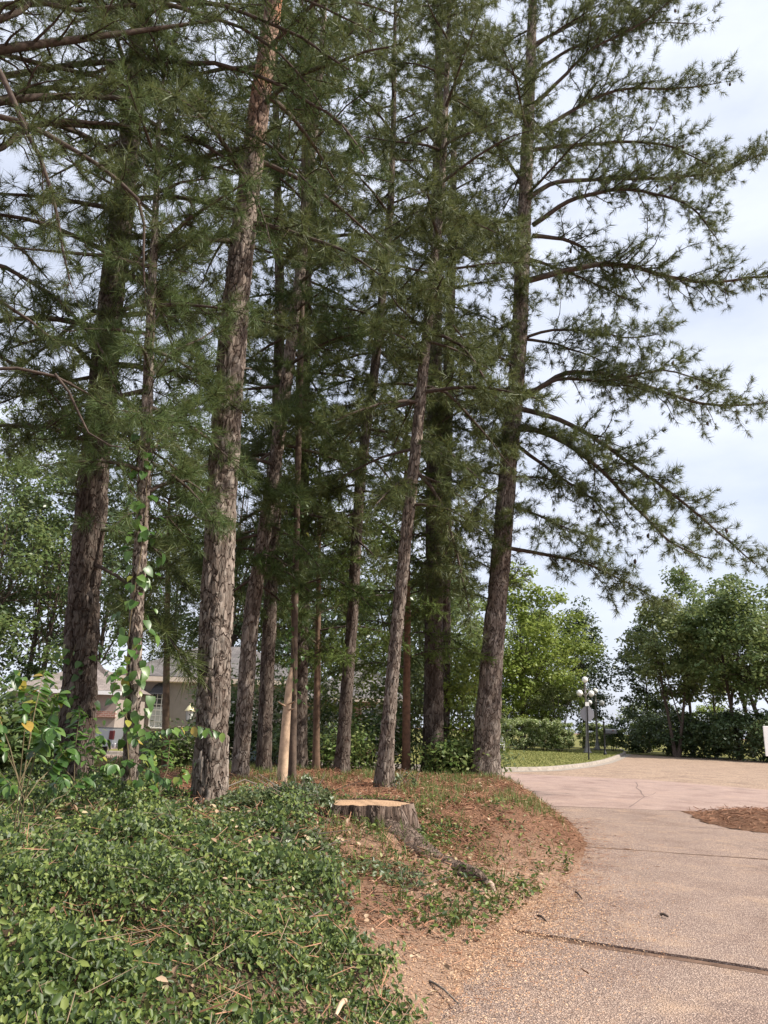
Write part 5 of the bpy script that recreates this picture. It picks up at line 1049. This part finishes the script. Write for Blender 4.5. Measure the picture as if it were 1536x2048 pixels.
#@@PART3
# ------------------------------------------------------------------ house
M['stucco'] = plain('beige_stucco', (.27, .235, .205), .9, var=.08, scale=3, bumps=.2)
M['block'] = plain('pinkish_stone_block', (.36, .29, .255), .9, var=.14, scale=4, bumps=.3)
M['trim'] = plain('cream_trim', (.62, .52, .43), .7, var=.08)
M['white'] = plain('white_paint', (.80, .79, .76), .5, var=.05)
M['glass'] = plain('dark_window_glass', (.055, .065, .07), .06, var=.5, scale=1.5, spec=.8)
M['curtain'] = plain('pale_curtain', (.50, .52, .50), .9, var=.25, scale=5)
M['awning'] = plain('dark_arched_awning', (.045, .045, .05), .8, var=.2)
def shingle_mat(name, c):
    m, nt, b, o = new_mat(name); v = objco(nt); br = nt.nodes.new('ShaderNodeTexBrick'); br.inputs['Scale'].default_value = 1.0
    br.inputs['Color1'].default_value = c4(c); br.inputs['Color2'].default_value = c4(tuple(x * .75 for x in c)); br.inputs['Mortar'].default_value = c4(tuple(x * .55 for x in c))
    br.inputs['Brick Width'].default_value = .3; br.inputs['Row Height'].default_value = .14; br.inputs['Mortar Size'].default_value = .012
    nt.links.new(v, br.inputs['Vector']); col = mixc(nt, br.outputs['Color'], ramp(nt, noise(nt, v, 2, 5), [(.3, (.75, .75, .75)), (.7, (1.15, 1.15, 1.15))]), 1.0, 'MULTIPLY')
    nt.links.new(col, b.inputs['Base Color']); b.inputs['Roughness'].default_value = .9; bump(nt, br.outputs['Fac'], b, .4, .02); return m
M['roof'] = shingle_mat('grey_shingles', (.17, .155, .15)); M['roof_l'] = shingle_mat('pale_shingles', (.27, .225, .20))
def brick_mat(name):
    m, nt, b, o = new_mat(name); t = nt.nodes.new('ShaderNodeTexCoord'); mp = nt.nodes.new('ShaderNodeMapping'); mp.inputs['Rotation'].default_value = (math.radians(90), 0, 0); nt.links.new(t.outputs['Object'], mp.inputs['Vector'])
    br = nt.nodes.new('ShaderNodeTexBrick'); br.inputs['Color1'].default_value = (.34, .155, .11, 1); br.inputs['Color2'].default_value = (.24, .11, .085, 1); br.inputs['Mortar'].default_value = (.42, .36, .31, 1)
    br.inputs['Scale'].default_value = 1; br.inputs['Brick Width'].default_value = .22; br.inputs['Row Height'].default_value = .078; br.inputs['Mortar Size'].default_value = .009
    nt.links.new(mp.outputs['Vector'], br.inputs['Vector']); nt.links.new(br.outputs['Color'], b.inputs['Base Color']); b.inputs['Roughness'].default_value = .9; return m
M['brickwall'] = brick_mat('red_brick_wall'); M['brick'] = plain('weathered_brick', (.27, .17, .135), .9, var=.3, scale=14, bumps=.3)
def house():
    X = lambda px, Y: P(px, 1430, Y)[0]
    YM = 42.0; xa, xb = X(225, YM), X(600, YM); zf = .13; ze = 3.75
    root = thing('house', 'beige single-storey house with grey roof behind the pines', 'house', ((xa + xb) / 2, YM + 5, zf))
    MB().box(((xa + xb) / 2, YM + 4, (zf + ze) / 2), (xb - xa, 8, ze - zf)).build('wall', M['stucco'], root)
    def hip(x0, x1, y0, y1, z0, z1, ins, m, name='roof', th=.12):
        b = MB(); yc = (y0 + y1) / 2
        b.add([(x0, y0, z0), (x1, y0, z0), (x1, y1, z0), (x0, y1, z0), (x0 + ins, yc, z1), (x1 - ins, yc, z1)], [(0, 1, 5, 4), (1, 2, 5), (2, 3, 4, 5), (3, 0, 4), (3, 2, 1, 0)]); return b.build(name, m, root)
    hip(xa - .4, xb + .4, YM - .55, YM + 8.5, ze + .02, ze + 2.1, 4.0, M['roof'])
    MB().box(((xa + xb) / 2, YM - .50, ze - .13), (xb - xa + .8, .14, .24)).build('fascia', M['trim'], root)
    MB().box(((xa + xb) / 2, YM - .22, ze - .27), (xb - xa + .6, .42, .05)).build('soffit', M['trim'], root)
    # window with white frame, muntins and dark arch
    def window(pxc, Y, zc, w, h, arch=True, cols=3, rows=6, yoff=0):
        x = X(pxc, Y); y = Y - .004 + yoff; wn_ = MB().box((x, y - .01, zc), (w, .03, h)).build('window', M['glass'], root)
        f = MB()
        for sx in (-1, 1): f.box((x + sx * (w / 2 + .03), y - .05, zc), (.08, .08, h + .16))
        for sz in (-1, 1): f.box((x, y - .05, zc + sz * (h / 2 + .03)), (w - .02, .08, .08))
        f.build('frame', M['white'], wn_)
        for i in range(1, cols): MB().box((x - w / 2 + w * i / cols, y - .04, zc), (.03, .03, h - .02)).build('muntin', M['white'], wn_)
        for i in range(1, rows): MB().box((x, y - .045, zc - h / 2 + h * i / rows), (w - .02, .03, .03 if i != rows // 2 else .07)).build('muntin', M['white'], wn_)
        MB().box((x, y - .028, zc - h * .2), (w * .96, .004, h * .58)).build('curtain', M['curtain'], wn_)
        if arch:
            b = MB(); n = 12; z0 = zc + h / 2 + .05; r = w / 2 + .09
            v = [(x, y - .06, z0)] + [(x + r * math.cos(math.pi * k / n), y - .08, z0 + r * 1.05 * math.sin(math.pi * k / n)) for k in range(n + 1)] + [(x + r * math.cos(math.pi * k / n), y - .45 * (1 - .2 * math.sin(math.pi * k / n)), z0 - .12 + r * .8 * math.sin(math.pi * k / n)) for k in range(n + 1)]
            fs = [(1 + k, 2 + k, n + 3 + k, n + 2 + k) for k in range(n)] + [tuple([n + 2 + k for k in range(n + 1)])]
            b.add(v, fs); b.build('awning', M['awning'], root)
    window(316, YM, 2.02, .74, 1.75); window(492, YM, 2.02, .74, 1.75); window(420, YM, 2.02, .74, 1.75)
    # stone-block garage wing nearer on the left
    YW = 37.0; x0, x1 = X(20, YW), X(228, YW); zt = 2.75
    MB().box(((x0 + x1) / 2, YW + 3.2, (zf + zt) / 2), (x1 - x0, 6, zt - zf)).build('wall', plain('block_mortar', (.30, .25, .22), .95, var=.1), root)
    bm_ = MB().box((0, 0, 0), (.93, .12, .325), 0, .012); proto = bm_.build('stone_block', M['block'], root); ncol = int((x1 - x0) / .95); first = True
    for r_ in range(7):
        if r_ == 4: continue
        for c_ in range(ncol):
            o = proto if first else proto.copy()
            if not first: COL.objects.link(o)
            first = False; o.location = Vector((x1 - .475 - c_ * .95 - ORIGIN[root.name][0], YW + .17 - ORIGIN[root.name][1], zf + .2 + r_ * .345 - ORIGIN[root.name][2]))
    MB().box(((x0 + x1) / 2, YW + .12, zf + .2 + 4 * .345), (x1 - x0 + .1, .2, .29)).build('brick_band', M['brickwall'], root)
    hip(x0 - .3, x1 + .35, YW - .4, YW + 6.6, zt + .02, 4.3, 3.0, M['roof_l'])
    MB().box(((x0 + x1) / 2, YW - .34, zt - .08), (x1 - x0 + .65, .12, .18)).build('fascia', M['white'], root)
    # brick wing to the right, glimpsed between the trunks
    YB = 41.0; x0, x1 = X(602, YB), X(800, YB); zt = 2.95
    MB().box(((x0 + x1) / 2, YB + 3.6, (zf + zt) / 2), (x1 - x0, 7, zt - zf)).build('wall', M['brickwall'], root)
    hip(x0 - .1, x1 + .4, YB - .35, YB + 7.5, zt + .02, 5.2, 3.2, M['roof']); MB().box(((x0 + x1) / 2, YB - .3, zt - .08), (x1 - x0 + .7, .1, .18)).build('fascia', M['trim'], root)
    window(655, YB + .1, 1.7, 1.0, 1.4, False, 3, 4, -.0); window(745, YB + .1, 1.7, 1.0, 1.4, False, 3, 4)
house()

# brick gate pillar with a lantern
def pillar():
    c = P(372, 1500, 31.0); x, y = c[0], 31.0; z0 = .004; root = thing('brick_pillar', 'brick entrance pillar just left of the big sunlit trunk', 'pillar', (x, y, z0)); w = .56
    MB().box((x, y, .62), (w - .03, w - .03, 1.24)).build('core', plain('pillar_mortar', (.40, .35, .31), .95, var=.1), root)
    me = MB().box((0, 0, 0), (.215, .10, .066), 0, .006).build('brick', M['brick'], root); first = True
    for k in range(16):
        zz = .04 + k * .0765
        for s in range(4):
            for j in (-1, 0, 1):
                off = j * .225 + (.06 if k % 2 else -.05)
                if abs(off) > w / 2 - .09: off = math.copysign(w / 2 - .108, off)
                o = me if first else me.copy()
                if not first: COL.objects.link(o)
                first = False; a = s * math.pi / 2; q = w / 2 - .046
                lx, ly = off, -q; o.location = (lx * math.cos(a) - ly * math.sin(a), lx * math.sin(a) + ly * math.cos(a), zz); o.rotation_euler = (0, 0, a)
    MB().box((x, y, 1.29), (w + .12, w + .12, .09), 0, .02).build('cap', M['kerb'], root)
    L = thing('lantern', 'pale brass-topped lantern on the brick pillar', 'lantern', (x, y, 1.336)); br = plain('aged_brass', (.62, .56, .33), .45, .3, .15); bk = plain('lantern_black', (.03, .03, .03), .5)
    MB().lathe([(.0, 0), (.09, 0), (.05, .05), (.03, .12), (.06, .2), (.12, .22), (.12, .24), (0, .24)], (x, y, 1.336), 12).build('foot', bk, L)
    MB().lathe([(.11, .24), (.15, .56), (.15, .58)], (x, y, 1.336), 6, False).build('glass', plain('lantern_glass', (.50, .52, .48), .1, var=.1), L)
    MB().lathe([(.2, .58), (.21, .6), (.15, .68), (.14, .69), (.12, .74), (.03, .82), (.03, .86), (0.0, .88)], (x, y, 1.336), 12).build('roof', br, L)
    for k in range(6):
        a = k * math.pi / 3; MB().tube([(x + .115 * math.cos(a), y + .115 * math.sin(a), 1.336 + .24), (x + .155 * math.cos(a), y + .155 * math.sin(a), 1.336 + .58)], .008, 5).build('frame_bar', bk, L)
pillar()

# wheelie bins
def bin_(label, px, Y, c, sticker=False):
    x = P(px, 1500, Y)[0]; z0 = .004; root = thing('wheelie_bin', label, 'bin', (x, Y, z0), 'wheelie bins by the drive'); m = plain('bin_plastic', c, .45, var=.2)
    b = MB(); v = []
    for zz, w, d in ((.08, .44, .46), (1.0, .58, .66)):
        v += [(x - w / 2, Y - d / 2, zz), (x + w / 2, Y - d / 2, zz), (x + w / 2, Y + d / 2, zz), (x - w / 2, Y + d / 2, zz)]
    b.add(v, [(3, 2, 1, 0), (4, 5, 6, 7), (0, 1, 5, 4), (1, 2, 6, 5), (2, 3, 7, 6), (3, 0, 4, 7)]); b.build('body', m, root)
    MB().box((x, Y - .02, 1.05), (.64, .76, .07), 0, .03).build('lid', m, root); MB().tube([(x - .25, Y + .40, 1.0), (x + .25, Y + .40, 1.0)], .018, 6).build('handle', m, root)
    for s in (-1, 1):
        MB().tube([(x + s * .26, Y + .28, .1), (x + s * .31, Y + .28, .1)], .1, 14).build('wheel', plain('bin_wheel', (.02, .02, .02), .7), root)
    if sticker: MB().box((x, Y - .318, .80), (.2, .012, .12)).build('sticker', M['white'], root)
bin_('black wheelie bin with a white sticker near the brick pillar', 282, 30.2, (.03, .033, .037), True); bin_('dark wheelie bin right of the one with the sticker', 310, 30.6, (.025, .027, .03)); bin_('dark blue-green bin seen between the leaning pine and its neighbour', 508, 30.0, (.02, .05, .06)); bin_('dark bin seen left of the bare snag', 548, 30.3, (.025, .04, .045))

# pickup truck
def pickup():
    Y = 29.2; xf = P(-70, 1480, Y)[0]; L = 5.7; root = thing('pickup_truck', 'silver pickup truck parked beyond the dark pine and sapling', 'truck', (xf + L / 2, Y, .004))
    sil = plain('silver_paint', (.34, .36, .37), .3, .6, .04, spec=.6); blk = plain('black_trim', (.025, .025, .027), .5); gl = M['glass']; h = .92
    def pr(poly, m, name, w=h, parent=None, y0=None):
        b = MB(); b.prism([(xf + a, Y, c) for a, c in poly], (0, -w, 0), (0, w, 0)); return b.build(name, m, parent or root)
    body = pr([(.05, .55), (.0, .95), (.08, 1.08), (1.25, 1.18), (5.65, 1.20), (5.70, .62), (5.1, .55), (4.95, .9), (4.6, 1.02), (4.2, .9), (4.05, .5), (1.75, .48), (1.6, .88), (1.25, 1.0), (.9, .88), (.75, .52)], sil, 'body')
    pr([(1.25, 1.17), (1.95, 1.86), (2.2, 1.93), (3.5, 1.93), (3.75, 1.86), (3.9, 1.19)], sil, 'cab', .82)
    for s in (-1, 1):
        yy = Y + s * .826
        for nm, poly in (('front_window', [(1.62, 1.26), (2.05, 1.80), (2.62, 1.83), (2.62, 1.26)]), ('rear_window', [(2.74, 1.26), (2.74, 1.83), (3.5, 1.82), (3.66, 1.26)])):
            b = MB(); b.prism([(xf + a, yy, c) for a, c in poly], (0, -.006, 0), (0, .006, 0)); b.build(nm, gl, root)
        MB().box((xf + 1.72, Y + s * .99, 1.30), (.12, .18, .2), 0, .03).build('mirror', blk, root)
        MB().box((xf + 2.75, Y + s * .925, .60), (2.2, .012, .10)).build('reflective_strip', plain('dark_red_tape', (.20, .03, .03), .5, var=.3), root)
        MB().box((xf + 5.62, Y + s * .86, .98), (.17, .14, .32), 0, .02).build('tail_light', plain('tail_red', (.07, .012, .012), .3), root)
        MB().box((xf + .10, Y + s * .72, .92), (.16, .36, .18), 0, .03).build('headlight', plain('headlight_glass', (.75, .76, .78), .1), root)
        for wx in (1.25, 4.55):
            wy = Y + s * .80
            prof = [(.17, -.12), (.36, -.12), (.40, -.08), (.40, .08), (.36, .12), (.17, .12)]
            b = MB(); n = 24; v = [(xf + wx + r * math.cos(2 * math.pi * k / n), wy + o, .404 + r * math.sin(2 * math.pi * k / n)) for r, o in prof for k in range(n)]
            b.add(v, [(i * n + k, i * n + (k + 1) % n, (i + 1) * n + (k + 1) % n, (i + 1) * n + k) for i in range(5) for k in range(n)], True); wh = b.build('wheel', blk, root)
            MB().tube([(xf + wx, wy - s * .09, .404), (xf + wx, wy + s * .10, .404)], [.2, .19], 16).build('rim', plain('alloy', (.5, .5, .5), .3, .8), wh)
    b = MB(); b.prism([(xf + a, Y, c) for a, c in [(1.30, 1.215), (1.935, 1.83), (1.96, 1.82), (1.33, 1.205)]], (0, -.76, 0), (0, .76, 0)); b.build('windshield', gl, root)
    MB().box((xf - .02, Y, .62), (.16, 1.8, .22), 0, .04).build('bumper', blk, root); MB().box((xf + 5.74, Y, .62), (.14, 1.8, .2), 0, .04).build('bumper', plain('chrome_bumper', (.6, .6, .6), .2, .9), root); MB().box((xf + 0.0, Y, .93), (.08, 1.0, .26), 0, .03).build('grille', blk, root)
    MB().box((xf + 4.8, Y, 1.21), (1.7, 1.6, .02)).build('bed_cover', blk, root)
pickup()

# ------------------------------------------------------------------ lamp posts, sign, mailbox, hoop
M['lampmetal'] = plain('weathered_lamp_metal', (.20, .19, .18), .55, .3, .2); M['globe'] = plain('white_glass_globe', (.82, .80, .76), .25, var=.03, spec=.5); M['black'] = plain('black_painted_metal', (.018, .018, .02), .45, var=.2)
def lamp(label, px, pyb, Y, z0, top, arm, drop, ang, gr=.235):
    x = P(px, pyb, Y)[0]; root = thing('street_lamp', label, 'street lamp', (x, Y, z0), 'globe street lamps on the corner')
    MB().lathe([(.0, 0), (.34, 0), (.34, .08), (.25, .16), (.19, .4), (.13, .9), (.105, 1.2), (.085, top * .55), (.07, top - .9), (.10, top - .86), (.10, top - .8), (.07, top - .75), (.07, top - .3), (.12, top - .26), (.06, top - .2), (0, top - .2)], (x, Y, z0), 14).build('post', M['lampmetal'], root)
    def globe(gx_, gy_, gz_):
        g = MB(); n = 10; g.lathe([(gr * math.sin(math.pi * k / n) + 1e-4, -gr * math.cos(math.pi * k / n)) for k in range(n + 1)], (gx_, gy_, gz_), 18).build('globe', M['globe'], root)
        MB().lathe([(.07, 0), (.11, .03), (.11, .07), (.05, .09)], (gx_, gy_, gz_ - gr - .06), 10).build('globe_fitter', M['lampmetal'], root)
    globe(x, Y, z0 + top + gr - .1)
    for s in (-1, 1):
        dx, dy = math.cos(ang) * arm * s, math.sin(ang) * arm * s; zz = z0 + top - drop
        MB().tube([(x + dx * .12, Y + dy * .12, zz - .25), (x + dx * .45, Y + dy * .45, zz - .02), (x + dx * .8, Y + dy * .8, zz - .28), (x + dx, Y + dy, zz - .32)], .03, 8).build('arm', M['lampmetal'], root)
        MB().tube([(x + dx * .1, Y + dy * .1, zz + .25), (x + dx * .5, Y + dy * .5, zz + .28), (x + dx * .7, Y + dy * .7, zz + .05), (x + dx * .5, Y + dy * .5, zz - .1)], .02, 7).build('scroll', M['lampmetal'], root)
        globe(x + dx, Y + dy, zz - .02)
lamp('nearer street lamp with three white globes above the stop sign', 1173, 1450, 59.6, .135, 5.25, .52, .86, .35); lamp('farther street lamp with three white globes behind the stop sign', 1193, 1450, 71.5, .135, 5.05, .54, .9, -.2)
def stop_sign():
    c = P(1175, 1428, 45.1); x = P(1178, 1525, 45.1)[0]; Y = 45.1; root = thing('stop_sign', 'octagonal road sign seen from its grey back on a black post', 'sign', (x, Y, .135))
    lean = (c[0] - x)
    MB().tube([(x, Y, .0), (x + lean * .5, Y, 1.4), (x + lean, Y, 3.1)], .045, 8).build('post', M['black'], root)
    oc = lambda r, yy: [(c[0] + r * math.cos(math.pi / 8 + k * math.pi / 4), yy, c[2] + r * math.sin(math.pi / 8 + k * math.pi / 4)) for k in range(8)]
    MB().prism(oc(.43, Y + .06), (0, 0, 0), (0, .004, 0)).build('plate', plain('galvanised_back', (.26, .26, .28), .5, .3, .06), root)
    MB().prism(oc(.43, Y + .068), (0, 0, 0), (0, .003, 0)).build('sign_border', M['white'], root); MB().prism(oc(.40, Y + .075), (0, 0, 0), (0, .003, 0)).build('sign_face', plain('sign_red', (.5, .02, .02), .4), root)
    MB().box((x + lean * 1.03, Y, c[2] + .55), (.22, .03, .22)).build('top_plate', M['white'], root)
stop_sign()
def mailbox():
    Y = 56.3; x = P(1209, 1480, Y)[0]; root = thing('mailbox', 'black mailbox on a slim black post at the kerb', 'mailbox', (x, Y, .135))
    MB().lathe([(0, -.1), (.12, -.1), (.12, .15), (.07, .2), (.07, .5), (.1, .55), (.07, .6), (.055, .7), (.055, 2.15), (.09, 2.2), (.05, 2.28), (0, 2.36)], (x, Y, .135), 12).build('post', M['black'], root)
    b = MB(); n = 8; poly = [(x + .06, Y - .13, 1.62), (x + .06, Y + .13, 1.62)] + [(x + .06, Y + .13 * math.cos(math.pi * k / n), 1.80 + .13 * math.sin(math.pi * k / n)) for k in range(n + 1)]
    b.prism(poly, (0, 0, 0), (.78, 0, 0)); b.build('box', plain('mailbox_grey_black', (.045, .05, .058), .4), root)
    MB().box((x + .865, Y, 1.74), (.03, .25, .25), 0, .01).build('door', M['black'], root); MB().box((x + .25, Y, 1.58), (.5, .06, .06)).build('bracket', M['black'], root); MB().box((x + .6, Y - .15, 1.82), (.12, .012, .08)).build('flag', plain('flag_dark', (.05, .02, .02), .5), root)
mailbox()
def hoop():
    Y = 66.0; c = P(1003, 1420, Y); x = c[0]; root = thing('basketball_hoop', 'white fan-shaped basketball backboard showing right of the street-side pine', 'hoop', (x - .35, Y + .6, .135))
    n = 10; poly = [(x - .3, Y, c[2] - .45), (x + .3, Y, c[2] - .45)] + [(x + .68 * math.cos(math.pi * k / n), Y, c[2] - .05 + .55 * math.sin(math.pi * k / n)) for k in range(n + 1)]
    MB().prism(poly, (0, -.02, 0), (0, .02, 0)).build('backboard', M['white'], root); MB().tube([(x, Y + .6, .05), (x, Y + .6, 2.0), (x, Y + .03, c[2] - .1)], .05, 10).build('pole', M['white'], root)
    MB().tube([(x + .23 * math.cos(2 * math.pi * k / 16), Y - .3 + .23 * math.sin(2 * math.pi * k / 16), c[2] - .35) for k in range(17)], .012, 6, False).build('rim', plain('orange_rim', (.6, .15, .03), .5), root)
hoop()
def garden_chair():
    Y = 56.0; x = P(1001, 1490, Y)[0]; z = .135; root = thing('garden_chair', 'white metal garden chair on the lawn beside the hedge', 'chair', (x, Y, z))
    for sx in (-1, 1):
        for sy in (-1, 1): MB().tube([(x + sx * .26, Y + sy * .25, z), (x + sx * .23, Y + sy * .22, z + .45)], .018, 6).build('leg', M['white'], root)
        MB().tube([(x + sx * .24, Y - .22, z + .45), (x + sx * .27, Y - .22, z + .66), (x + sx * .27, Y + .2, z + .68)], .016, 6).build('armrest', M['white'], root)
    MB().box((x, Y, z + .46), (.5, .5, .03), 0, .01).build('seat', M['white'], root)
    MB().tube([(x - .24, Y + .22, z + .45), (x - .25, Y + .28, z + .85), (x - .12, Y + .31, z + 1.05), (x + .12, Y + .31, z + 1.05), (x + .25, Y + .28, z + .85), (x + .24, Y + .22, z + .45)], .018, 6).build('back_frame', M['white'], root)
    for k in range(5): MB().tube([(x - .16 + k * .08, Y + .23, z + .47), (x - .16 + k * .08, Y + .30, z + 1.02)], .01, 5).build('back_slat', M['white'], root)
garden_chair()
def roadside_board():
    Y = 30.0; c = P(1530, 1482, Y); x = c[0] + .30; root = thing('notice_board', 'white board on a post cut off by the right edge', 'sign', (x, Y, .004))
    MB().box((x, Y, c[2]), (.66, .04, 1.1), 0, .01).build('panel', M['white'], root); MB().tube([(x + .1, Y + .06, -.1), (x + .1, Y + .06, c[2] + .6)], .04, 8).build('post', M['lampmetal'], root)
roadside_board()
